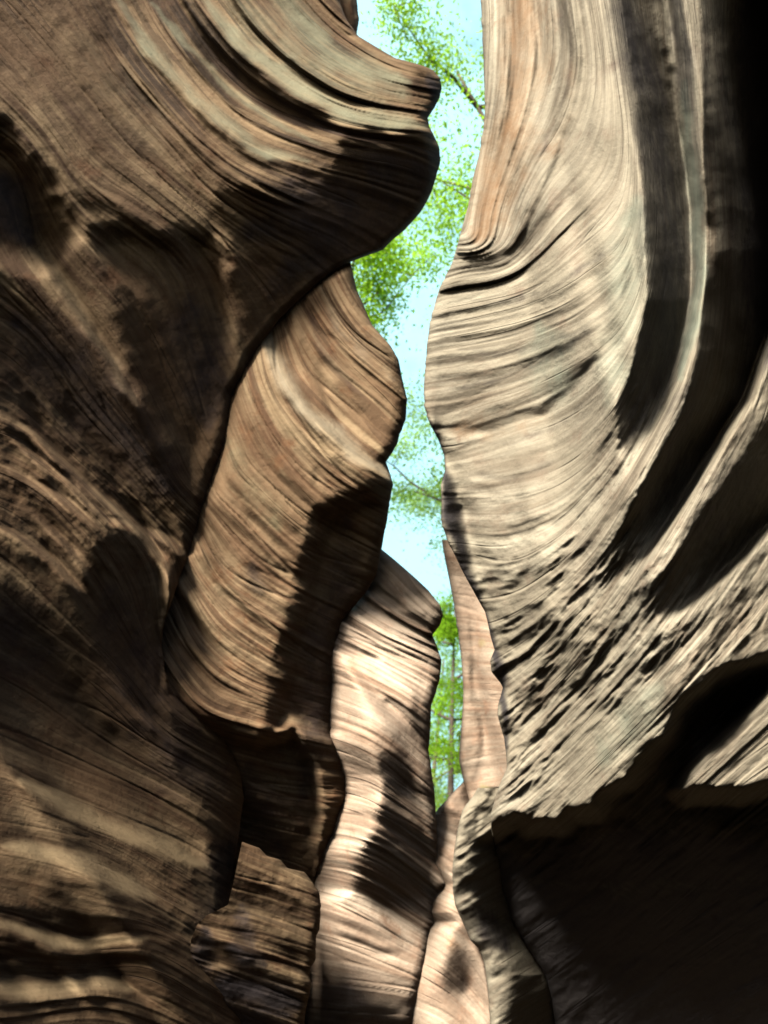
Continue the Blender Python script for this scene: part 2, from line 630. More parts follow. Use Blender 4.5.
    for side, sgn in ((0, -1), (1, 1)):
        if S.get('carry') == side:
            e = P[:, 0] if side == 0 else P[:, -1]
            new = []
            # walls run on past the viewer; the right bend, unseen, added to block light
            path = [(-3.6, 0.8, .75), (-4.0, -1.5, .6), (-4.2, -4.5, .6), (-4.5, -8.0, .6)] if side == 0 else \
                   [(1.9, 0.6, 1.1), (2.0, -1.5, 1.2), (2.2, -3.5, 1.2), (1.2, -5.6, 1.0), (-0.8, -6.2, 0.95), (-3.0, -6.2, 0.9), (-5.5, -6.2, 0.85)]
            for kk, (wx, wy, wz) in enumerate(path):
                q = e.copy()
                f = min(1.0, (kk + 1) / 2)
                q[:, 0] = e[:, 0] * (1 - f) + wx * f + (0.12 * (e[:, 2] - 3) * sgn if kk < 3 else 0)
                q[:, 1] = e[:, 1] * (1 - f) * 0.6 + wy * f
                q[:, 2] = e[:, 2] * wz
                new.append(q)
            new = np.stack(new, 1)
            add_cols(new[:, ::-1] if side == 0 else new, side)
    # --- top: carried back from the rim
    if S.get('top_out'):
        e = P[0]
        ox, oy = S['top_out']
        new = []
        for t in (0.3, 1.0, 2.5, 6.0):
            q = e.copy()
            q[:, 0] += ox * t
            q[:, 1] += oy * t
            q[:, 2] += 0.25 * math.sqrt(t)
            new.append(q)
        new = np.stack(new, 0)[::-1]
        P = np.concatenate([new, P], 0)
        bedv = np.concatenate([np.repeat(bedv[:1], 4, 0), bedv], 0)
        stv = np.concatenate([np.repeat(stv[:1], 4, 0), stv], 0)
    o = grid_object(name, P, material, {'bed': bedv, 'stain': stv[..., :3], 'layer': stv[..., 3:6]})
    tag(o, label, cat, group, 'thing')
    return o


# ------------------------------------------------------------------ the rocks
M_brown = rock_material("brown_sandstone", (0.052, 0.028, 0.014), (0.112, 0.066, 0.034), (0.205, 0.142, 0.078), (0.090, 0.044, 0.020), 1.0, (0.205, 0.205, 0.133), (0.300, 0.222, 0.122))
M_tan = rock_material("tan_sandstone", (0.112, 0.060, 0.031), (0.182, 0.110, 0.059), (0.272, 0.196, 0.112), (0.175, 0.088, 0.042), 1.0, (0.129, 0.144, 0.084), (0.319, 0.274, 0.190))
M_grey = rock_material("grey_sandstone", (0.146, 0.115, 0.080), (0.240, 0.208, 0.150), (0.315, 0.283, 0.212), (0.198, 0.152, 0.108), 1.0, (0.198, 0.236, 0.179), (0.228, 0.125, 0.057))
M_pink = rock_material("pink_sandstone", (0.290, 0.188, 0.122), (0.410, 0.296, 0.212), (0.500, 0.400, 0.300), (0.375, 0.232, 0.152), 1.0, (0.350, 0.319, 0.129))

# ---- near left wall with its overhanging nose
A = dict(seed=1, rows=(-150, 1290), free_right=True, carry=0, edge=13, thick=1.0, dense=(0.30, 1.0), gain=1.15, bed_amp=0.9, top_out=(-1.0, 0.1), lim=0.5,
    left=[(-200, -260), (1400, -260)],
    right=[(-200, 318), (-60, 328), (0, 339), (20, 347), (36, 358), (48, 378), (58, 395), (62, 410), (66, 424), (70, 433), (78, 440), (88, 442), (98, 440),
           (108, 435), (118, 428), (126, 429), (134, 433), (147, 439), (160, 441), (175, 437), (192, 431), (212, 420), (230, 405), (240, 393), (250, 383),
           (257, 364), (264, 345), (282, 320), (300, 300), (318, 280), (342, 262), (365, 248), (388, 235), (400, 231), (440, 225), (480, 212), (505, 203),
           (540, 193), (560, 187), (585, 178), (620, 165), (645, 161), (670, 164), (695, 175), (715, 195), (740, 225), (770, 240), (800, 244), (830, 240),
           (860, 234), (890, 230), (930, 240), (1000, 245), (1400, 250)],
    dist=[(0, 0, 5.0), (200, 0, 5.5), (340, 0, 5.75), (430, 80, 5.6), (430, 180, 5.5), (345, 260, 5.45), (235, 385, 5.4), (300, 200, 5.4), (0, 200, 4.8), (150, 200, 5.35), (0, 400, 4.6), (100, 400, 5.05), (200, 480, 5.35), (0, 600, 4.4), (100, 600, 4.8), (165, 650, 5.15), (0, 690, 4.25), (100, 700, 4.65), (0, 800, 3.25), (100, 800, 3.6), (200, 800, 4.3), (235, 800, 4.8), (0, 1000, 2.8), (100, 1000, 3.2), (240, 1000, 4.2), (-250, 0, 4.4), (-250, 500, 3.5), (-250, 1000, 2.6), (-250, 1280, 2.3), (240, 1280, 4.0), (-250, -150, 4.5), (320, -150, 6.2)],
    layers=[(250, 60, 1.7), (180, 60, 1.5), (330, 110, 1.7), (300, 165, 1.6), (280, 20, .8), (390, 80, .5), (60, 80, .15), (120, 160, .2), (200, 200, .3), (330, 210, .25), (60, 300, .1), (150, 400, .15), (40, 450, .8), (110, 520, .8), (60, 600, .3), (100, 700, .2), (60, 820, .4), (150, 850, .45), (60, 950, .35), (220, 300, .2)],
    beds=[(0, [(230, -80), (300, 20), (370, 70), (440, 90)]),
          (60, [(170, -80), (215, 0), (270, 60), (340, 105), (425, 122)]),
          (120, [(90, -80), (125, 0), (170, 65), (215, 115), (260, 148), (345, 180), (410, 200)]),
          (200, [(-20, -60), (50, 30), (110, 110), (160, 160), (215, 205), (300, 260)]),
          (280, [(-100, -40), (-20, 50), (40, 120), (85, 180), (140, 215), (195, 260), (225, 340)]),
          (380, [(-120, 150), (0, 160), (40, 250), (100, 320), (150, 400), (190, 480)]),
          (470, [(-150, 300), (0, 330), (70, 420), (130, 480), (185, 535)]),
          (520, [(-150, 380), (0, 420), (60, 465), (110, 510), (155, 565), (165, 640)]),
          (600, [(-150, 480), (0, 530), (60, 580), (120, 650), (175, 720)]),
          (690, [(-150, 620), (0, 690), (100, 745), (200, 800), (240, 830)]),
          (760, [(-150, 740), (0, 780), (60, 800), (150, 842), (215, 880)]),
          (820, [(-150, 830), (0, 845), (80, 860), (155, 898), (220, 935)]),
          (880, [(-150, 905), (0, 922), (70, 945), (150, 942), (230, 985)]),
          (940, [(-150, 990), (0, 997), (120, 990), (240, 1040)]),
          (1040, [(-150, 1100), (250, 1130)])],
    lean=[(10, 20, .36), (60, 60, .38), (120, 100, .36), (60, 160, .36), (150, 180, .38), (200, 160, .36), (110, 30, .3), (20, 90, .42), (0, 200, .12), (40, 220, .06),
          (100, 230, .3), (60, 270, .2), (150, 60, .55), (200, 110, .6), (230, 60, .35), (180, 20, .55), (260, 30, .5), (300, 100, .5), (330, 60, .6), (280, 130, .55),
          (400, 75, .64), (430, 90, .25), (400, 115, .6), (350, 125, .65), (250, 160, .4), (380, 160, .06), (300, 210, .04), (400, 200, .08), (350, 240, .05),
          (250, 230, .05), (180, 250, .06), (190, 330, .08), (240, 330, .12), (130, 250, .22), (20, 300, .05), (60, 350, .05), (100, 400, .08), (160, 400, .11),
          (140, 480, .08), (190, 470, .02), (40, 400, .12), (20, 450, .22), (60, 480, .2), (100, 520, .2), (20, 540, .18), (110, 580, .03), (130, 620, .04),
          (60, 570, .15), (20, 620, .05), (60, 660, .07), (120, 690, .13), (20, 690, .12), (150, 740, .1), (200, 740, .06), (60, 740, .15), (100, 780, .25),
          (180, 800, .12), (220, 820, .05), (30, 790, .22), (100, 830, .32), (160, 850, .32), (200, 870, .36), (40, 860, .3), (120, 880, .32), (60, 915, .1),
          (100, 960, .1), (60, 940, .36), (150, 940, .28), (180, 960, .2), (60, 985, .4), (120, 980, .32), (30, 1010, .25), (200, 1000, .15), (160, 1020, .1),
          (-150, 100, .3), (-150, 400, .1), (-150, 700, .1), (-150, 950, .2), (100, 1150, .1)],
    marks=[('p', .05, 11, [(92, 232), (125, 226), (160, 236), (206, 238), (222, 270), (232, 385), (200, 480), (160, 430), (128, 330)]), ('p', .04, 4, [(212, 190), (275, 182), (319, 184), (348, 128), (405, 132), (430, 130), (441, 160), (425, 212), (385, 252), (345, 265), (262, 342), (238, 385), (225, 330), (222, 250)]),
           ('s', .14, 5, [(240, 350), (290, 300), (340, 262)]),
           ('s', .64, 9, [(118, 0), (165, 65), (215, 115), (258, 148), (300, 160)]),
           ('s', .10, 3.5, [(110, 0), (156, 68), (208, 124), (252, 155), (300, 172)]),
           ('s', .6, 5, [(150, 0), (195, 55), (250, 105), (320, 145)]),
           ('s', .12, 10, [(185, 0), (225, 52), (280, 100), (345, 132)]),
           ('s', .68, 9, [(205, 0), (250, 50), (310, 95), (370, 118), (425, 128)]),
           ('s', .45, 5, [(230, 0), (275, 50), (330, 88), (390, 105)]),
           ('s', .64, 14, [(262, 0), (320, 55), (400, 82)]),
           ('s', .5, 3, [(290, 160), (320, 165), (345, 150)]), ('s', .5, 2.5, [(250, 165), (300, 178), (325, 178)]),
           ('s', .15, 3, [(270, 168), (310, 173), (340, 165)]),
           ('p', .2, 3, [(416, 72), (430, 70), (440, 85), (435, 105), (422, 102), (408, 88)]),
           ('p', .03, 13, [(-40, 110), (10, 130), (50, 185), (70, 235), (50, 265), (-40, 240)]),
           ('s', .5, 6, [(35, 250), (65, 290), (95, 340), (125, 385), (140, 405)]),
           ('s', .24, 10, [(110, 250), (145, 300)]),
           ('s', .3, 6, [(212, 205), (224, 250), (226, 300), (236, 372)]),
           ('p', .01, 4, [(175, 425), (195, 425), (200, 470), (190, 530), (176, 520)]),
           ('s', .8, 3.5, [(0, 412), (40, 440), (90, 490), (130, 520), (165, 540), (185, 555)]),
           ('s', .08, 4, [(0, 424), (40, 452), (85, 500), (125, 530)]),
           ('s', .7, 3.5, [(5, 465), (60, 500), (100, 530)]),
           ('s', .65, 3, [(15, 440), (60, 478), (105, 520)]),
           ('s', .75, 4, [(100, 518), (140, 532), (160, 560), (166, 600), (163, 650), (166, 690)]),
           ('s', .6, 4, [(0, 528), (35, 548), (80, 590)]), ('s', .6, 3.5, [(35, 515), (70, 551), (88, 577)]),
           ('p', .01, 7, [(85, 537), (130, 534), (155, 572), (158, 612), (130, 640), (95, 600)]),
           ('s', .36, 6, [(135, 708), (152, 722), (176, 752)]), ('s', .32, 4, [(160, 690), (173, 712)]),
           ('s', .05, 8, [(105, 720), (110, 745)]), ('s', .04, 8, [(70, 665), (72, 690)]),
           ('s', .62, 9, [(20, 782), (60, 803), (110, 825), (160, 845), (212, 869)]),
           ('s', .16, 4.5, [(0, 800), (60, 820), (130, 851), (195, 882)]),
           ('s', .62, 9, [(0, 845), (60, 856), (110, 876), (155, 898)]),
           ('s', .12, 6, [(0, 830), (40, 835), (90, 846)]),
           ('p', .05, 4, [(-60, 902), (50, 906), (110, 913), (140, 928), (90, 940), (45, 935), (0, 916), (-60, 910)]),
           ('s', .56, 6, [(-60, 918), (0, 924), (30, 935), (70, 946), (110, 942), (150, 937)]),
           ('p', .05, 4, [(-60, 935), (20, 940), (70, 956), (140, 950), (150, 962), (60, 972), (-60, 965)]),
           ('s', .62, 10, [(-60, 980), (0, 985), (50, 988), (100, 982), (130, 990)]),
           ('s', .06, 4, [(0, 1003), (60, 1003), (130, 997)]),
           ('s', .52, 3.5, [(165, 933), (205, 946)]), ('p', .02, 4, [(208, 850), (240, 800), (242, 850), (225, 915), (215, 915)])],
    grooves=[('p', .014, 16, [(96, 236), (130, 228), (165, 240), (208, 242), (232, 300), (226, 400), (190, 480), (160, 430), (130, 330)]), ('p', .025, 15, [(-60, 110), (10, 130), (52, 185), (72, 235), (40, 268), (-60, 240)])],
    rough=[(100, 100, .1), (300, 60, .05), (300, 220, .15), (30, 440, .55), (100, 510, .55), (160, 600, .4), (100, 850, .1), (150, 400, .08), (60, 330, .05), (100, 700, .15), (220, 900, .5), (60, 950, .1), (60, 640, .1)],
    stains=[(0, .55, 60, [(250, 230), (330, 210), (400, 180), (270, 290)]), (0, .6, 9, [(426, 76), (433, 88), (432, 100)]), (0, .5, 60, [(20, 320), (90, 400), (175, 490)]), (0, .6, 40, [(0, 180), (30, 240)]), (0, .45, 60, [(110, 590), (150, 720), (215, 790)]),  # near-black strokes paint shade under the nose and in the hollows
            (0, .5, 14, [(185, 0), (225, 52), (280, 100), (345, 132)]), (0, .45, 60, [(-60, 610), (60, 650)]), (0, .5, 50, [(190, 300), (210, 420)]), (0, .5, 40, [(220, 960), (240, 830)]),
            (1, .38, 45, [(200, -40), (300, 60), (400, 95)]), (1, .22, 60, [(80, 40), (160, 150)]),
            (1, .55, 10, [(112, -10), (165, 65), (215, 115), (258, 148), (310, 162)]), (1, .5, 6, [(150, 0), (195, 55), (250, 105), (320, 145)]), (1, .65, 14, [(205, 0), (250, 50), (310, 95), (370, 118), (425, 126)]),
            (1, .55, 20, [(270, -20), (330, 55), (405, 82)]), (2, .4, 8, [(35, 250), (65, 290), (95, 340), (125, 385), (142, 410)]), (2, .6, 16, [(20, 782), (60, 803), (110, 825), (160, 845), (212, 869)]),
            (2, .6, 16, [(0, 845), (60, 856), (110, 876), (155, 898)]), (2, .6, 8, [(-60, 918), (0, 924), (30, 935), (70, 946), (110, 942), (150, 937)]), (2, .55, 16, [(-60, 980), (0, 985), (50, 988), (100, 982), (130, 990)])])
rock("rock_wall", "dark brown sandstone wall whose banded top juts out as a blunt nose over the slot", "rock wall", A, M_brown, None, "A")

# ---- slab behind the nose, top
J = dict(seed=8, rows=(-150, 90), free_right=True, edge=8, thick=1.5, jag=0.8, left=[(-150, 250), (90, 250)],
    right=[(-150, 350), (0, 357), (20, 359), (34, 357), (45, 352), (60, 342), (90, 320)],
    dist=[(250, -150, 6.6), (350, -150, 6.8), (250, 90, 6.2), (350, 40, 6.4)], beds=[(0, [(300, -150), (300, 90)]), (60, [(360, -150), (360, 90)])],
    lean=[(350, 10, .45), (340, -100, .5)], rough0=.2)
rock("rock_shoulder", "small tan rock shoulder peeking out above the blunt nose at the top of the slot", "rock", J, M_tan)

# ---- broken block at the foot of the left wall
D = dict(seed=4, rows=(842, 1290), free_right=True, edge=9, thick=0.7, gain=0.9, bed_amp=2.0, lim=0.25, jag=2.5,
    left=[(842, 242), (880, 234), (905, 228), (916, 206), (925, 197), (940, 191), (1000, 188), (1300, 180)],
    right=[(842, 243), (848, 260), (856, 267), (860, 281), (868, 287), (872, 305), (882, 313), (892, 320), (905, 321), (930, 319), (936, 316), (960, 316), (968, 311), (985, 312), (1010, 305), (1040, 300), (1300, 295)],
    dist=[(240, 850, 4.65), (310, 890, 4.8), (200, 930, 4.5), (240, 930, 4.55), (310, 960, 4.7), (190, 1050, 4.35), (300, 1050, 4.5), (190, 1280, 4.2), (300, 1280, 4.3)],
    layers=[(260, 900, 1.1), (260, 1000, 1.0)],
    beds=[(0, [(200, 815), (260, 850), (320, 880)]), (40, [(200, 885), (320, 925)]), (80, [(190, 925), (318, 965)]), (130, [(190, 970), (315, 1010)]), (200, [(190, 1040), (300, 1080)]), (440, [(190, 1280), (300, 1320)])],
    lean=[(262, 866, .5), (300, 886, .5), (255, 895, .35), (290, 930, .3), (240, 930, .3), (300, 970, .25), (220, 950, .12), (260, 980, .08), (290, 1010, .06), (210, 990, .06), (225, 930, .4), (240, 880, .3), (202, 940, .05), (202, 1000, .03), (215, 915, .1), (232, 875, .1), (250, 1100, .1)],
    marks=[('s', .6, 3, [(200, 925), (230, 938), (260, 950)]), ('s', .05, 5, [(200, 945), (250, 962)]), ('s', .5, 3, [(205, 968), (232, 971)]), ('s', .6, 3, [(240, 905), (300, 930)]), ('s', .12, 3, [(240, 914), (300, 940)]),
           ('s', .5, 3, [(290, 960), (312, 985)]), ('s', .15, 4, [(316, 900), (318, 950)]), ('s', .1, 2.5, [(250, 880), (310, 905)])],
    rough=[(260, 900, .5), (250, 1000, .5)], stains=[(0, .8, 22, [(205, 985), (260, 990), (300, 1005)]), (0, .6, 14, [(225, 950), (265, 965)]), (0, .7, 18, [(200, 1020), (300, 1030)]), (0, .5, 14, [(242, 905), (250, 945)]), (0, .6, 25, [(205, 930), (205, 1000), (290, 1015)])])  # dark strokes paint shade on the block's left side and lower face
rock("rock_block", "ledgy broken brown block wedged at the foot of the dark wall", "rock block", D, M_brown, None, "D")

# ---- buttress in the middle left
B = dict(seed=2, rows=(170, 1280), free_right=True, edge=16, thick=0.35, gain=0.95, bed_amp=1.5, lim=0.4,
    left=[(170, 150), (300, 170), (420, 150), (500, 130), (640, 105), (720, 110), (1300, 130)],
    right=[(170, 341), (265, 351), (290, 356), (325, 372), (345, 390), (360, 399), (380, 403), (400, 407), (420, 406), (445, 398), (462, 386), (485, 393), (510, 388), (545, 383), (575, 376),
           (592, 366), (605, 355), (620, 344), (640, 337), (660, 334), (700, 332), (735, 331), (755, 338), (775, 346), (795, 347), (810, 340), (830, 335), (850, 325), (870, 318), (900, 310), (1300, 300)],
    dist=[(350, 170, 5.4), (170, 170, 6.2), (250, 250, 6.0), (350, 270, 5.38), (400, 400, 5.55), (232, 400, 5.45), (160, 400, 6.0), (250, 330, 5.7), (205, 500, 5.25), (150, 500, 5.6), (300, 500, 5.35), (390, 500, 5.55), (170, 650, 5.2), (120, 650, 5.5), (330, 650, 5.45), (300, 600, 5.4), (250, 750, 5.25), (340, 800, 5.4), (250, 1000, 5.1), (300, 1280, 5.0), (120, 1000, 5.2)],
    layers=[(330, 350, 1.2), (290, 370, 1.2), (380, 400, .8), (350, 450, 1.2), (250, 430, .3), (280, 470, .3), (220, 560, .7), (250, 620, .9), (210, 690, 1.1), (330, 560, .3), (320, 700, .5), (250, 800, .5)],
    beds=[(0, [(300, 200), (325, 270), (355, 325), (395, 360)]),
          (40, [(280, 220), (300, 290), (340, 350), (400, 400)]),
          (90, [(255, 250), (270, 335), (280, 375), (305, 410), (345, 447), (392, 480)]),
          (150, [(225, 330), (240, 400), (270, 460), (320, 510), (380, 540)]),
          (220, [(190, 420), (210, 487), (243, 520), (303, 573), (370, 600)]),
          (290, [(165, 480), (197, 550), (220, 583), (283, 630), (340, 660)]),
          (350, [(150, 540), (183, 590), (210, 637), (255, 672), (330, 700)]),
          (410, [(130, 600), (165, 660), (200, 705), (255, 727), (330, 745)]),
          (480, [(120, 700), (180, 760), (260, 790), (340, 800)]),
          (560, [(120, 800), (330, 860)]), (680, [(120, 920), (330, 980)]), (900, [(120, 1150), (330, 1200)])],
    lean=[(330, 290, .45), (370, 340, .44), (390, 380, .44), (350, 370, .45), (290, 330, .62), (310, 390, .64), (350, 440, .62), (260, 380, .48), (250, 430, .45), (290, 450, .42),
          (330, 470, .47), (355, 490, .47), (370, 500, .1), (220, 480, .47), (240, 500, .43), (200, 560, .52), (250, 560, .47), (285, 590, .47), (220, 610, .52), (260, 640, .47),
          (190, 640, .52), (220, 680, .47), (190, 670, .52), (250, 700, .35), (310, 560, .12), (330, 530, .08), (350, 560, .08), (300, 640, .14), (320, 640, .12), (300, 700, .1),
          (260, 760, .05), (300, 760, .08), (335, 780, .08), (300, 830, .05), (250, 820, .03), (130, 600, .4), (200, 800, .05), (220, 1000, .05), (280, 220, .4)],
    marks=[('s', .1, 4, [(175, 585), (205, 630), (250, 665), (290, 690)]), ('s', .12, 3.5, [(205, 545), (232, 590), (285, 640)]), ('s', .12, 3.5, [(180, 640), (215, 680), (270, 705)]), ('s', .1, 4, [(225, 470), (255, 520), (305, 560)]), ('s', .15, 3, [(240, 410), (275, 470), (310, 500)]), ('s', .68, 10, [(268, 330), (280, 370), (305, 408), (345, 445), (390, 478)]), ('s', .2, 3, [(262, 345), (280, 390), (310, 428), (350, 462)]),
           ('s', .3, 3, [(292, 320), (310, 365), (345, 400), (385, 430)]), ('s', .3, 2.5, [(318, 290), (340, 335), (390, 385)]),
           ('s', .12, 6, [(330, 457), (360, 475), (388, 492)]),
           ('p', .05, 5, [(322, 513), (345, 500), (388, 488), (394, 500), (386, 545), (378, 580), (355, 605), (337, 640), (332, 735), (290, 720), (270, 730), (292, 640), (306, 580), (313, 545)]),
           ('p', .18, 5, [(240, 560), (265, 555), (278, 590), (255, 602)]), ('s', .05, 2.5, [(313, 463), (315, 490)]),
           ('p', .03, 6, [(172, 698), (205, 722), (255, 740), (300, 730), (320, 870), (240, 870), (150, 800)]),
           ('s', .15, 3, [(198, 552), (222, 588), (284, 634)]), ('s', .15, 3, [(190, 600), (215, 640), (265, 672)]), ('s', .15, 3, [(215, 495), (250, 535), (300, 580)]),
           ('s', .3, 3, [(275, 690), (290, 705), (310, 735)]), ('s', .25, 2.5, [(300, 750), (320, 770)])],
    grooves=[('p', .03, 14, [(322, 516), (345, 502), (385, 490), (430, 490), (430, 640), (332, 735), (290, 722), (272, 730), (292, 640), (306, 580), (313, 545)]),
             ('p', .04, 7, [(165, 700), (205, 724), (255, 742), (296, 734), (312, 760), (320, 900), (240, 900), (140, 800)])],
    rough=[(300, 350, .08), (250, 450, .15), (220, 620, .2), (330, 580, .3), (300, 760, .5), (300, 900, .4)],
    stains=[(0, .5, 30, [(345, 520), (345, 570), (320, 640), (318, 720), (300, 800)]), (0, .5, 35, [(250, 770), (280, 850)]), (1, .4, 26, [(225, 440), (250, 490), (275, 525)]),  # near-black strokes paint the shade of the flank and lower recess
            (2, .6, 13, [(262, 320), (280, 370), (305, 408), (345, 445), (392, 480)]), (2, .35, 9, [(318, 280), (350, 340), (395, 380)]), (0, .45, 12, [(250, 560), (262, 592)]), (0, .35, 8, [(300, 300), (330, 360), (380, 410)])])
rock("rock_buttress", "twisting banded brown buttress just behind the dark wall, below the overhanging nose", "rock buttress", B, M_tan, None, "B", (("A", 0.012), ("D", 0.02)))

# ---- bright slab in the centre
C_ = dict(seed=3, rows=(546, 1280), free_right=True, edge=12, thick=0.35, gain=1.0, bed_amp=1.7, lim=0.3,
    left=[(546, 372), (576, 355), (605, 335), (625, 322), (660, 314), (740, 310), (770, 318), (810, 318), (850, 300), (900, 285), (1300, 270)],
    right=[(546, 378), (560, 395), (575, 412), (590, 428), (605, 440), (615, 443), (625, 440), (635, 432), (645, 436), (660, 441), (675, 440), (690, 437), (705, 432), (730, 430), (750, 428), (770, 432), (790, 435),
           (830, 437), (850, 437), (866, 439), (874, 443), (884, 446), (893, 441), (902, 436), (912, 434), (922, 438), (930, 432), (945, 428), (960, 426), (985, 421), (1010, 415), (1040, 410), (1300, 405)],
    dist=[(376, 550, 5.42), (440, 610, 5.45), (400, 640, 5.36), (330, 640, 5.6), (318, 700, 5.55), (355, 700, 5.4), (325, 800, 5.5), (360, 800, 5.36), (430, 800, 5.52), (437, 870, 5.55), (300, 1000, 5.3), (420, 1000, 5.45), (260, 1280, 5.1), (400, 1280, 5.2)],
    layers=[(400, 590, 1.5), (380, 640, 1.3), (430, 650, 1.4), (360, 690, .4), (380, 730, .6), (350, 800, .5), (420, 850, .9), (360, 880, .6), (360, 960, .35)],
    beds=[(0, [(360, 530), (400, 565), (443, 615)]), (40, [(330, 590), (385, 625), (440, 650)]), (90, [(330, 640), (380, 665), (440, 700)]), (150, [(325, 700), (380, 725), (440, 775)]),
          (210, [(320, 780), (370, 790), (440, 840)]), (280, [(310, 850), (370, 860), (440, 910)]), (350, [(300, 910), (360, 925), (430, 960)]), (430, [(300, 1000), (420, 1010)]), (520, [(290, 1090), (420, 1100)]), (700, [(290, 1260), (420, 1270)])],
    lean=[(390, 580, .72), (420, 600, .66), (430, 620, .6), (360, 620, .78), (400, 640, .76), (360, 660, .88), (400, 670, .82), (430, 670, .6), (350, 700, .8), (390, 710, .78), (420, 720, .5), (345, 750, .78), (400, 745, .4),
          (430, 760, .6), (340, 800, .8), (380, 790, .6), (420, 800, .5), (330, 850, .65), (370, 840, .15), (400, 830, .3), (425, 850, .45), (400, 880, .2), (340, 880, .15), (320, 900, .6), (360, 910, .55), (400, 920, .55),
          (330, 960, .75), (380, 960, .75), (410, 960, .68), (330, 1000, .62), (400, 1005, .3), (350, 1015, .2), (340, 1100, .3)],
    marks=[('p', .05, 4, [(375, 748), (400, 750), (412, 770), (402, 800), (425, 830), (433, 870), (428, 895), (390, 905), (330, 873), (345, 852), (370, 838), (385, 813)]),
           ('s', .1, 4, [(350, 762), (375, 768), (397, 782)]), ('s', .2, 4, [(411, 700), (417, 735)]), ('s', .25, 3.5, [(385, 608), (425, 622), (442, 632)]), ('s', .3, 2.5, [(350, 625), (390, 648), (425, 662)]),
           ('s', .3, 2.5, [(345, 640), (380, 655)]), ('s', .2, 2.5, [(380, 700), (410, 715)]), ('s', .1, 7, [(305, 1018), (360, 1012), (412, 1003)]), ('s', .25, 3, [(325, 925), (370, 945), (400, 950)]), ('s', .1, 5, [(428, 915), (436, 925)])],
    rough=[(380, 620, .2), (360, 700, .1), (400, 850, .2), (360, 960, .05)], stains=[(2, .3, 10, [(345, 660), (360, 672)])])
rock("rock_slab", "bright pinkish cream slab with stepped ledges and a dark shadow patch, beyond the banded buttress", "rock slab", C_, M_pink, None, "C", (("B", 0.010), ("D", 0.03)))

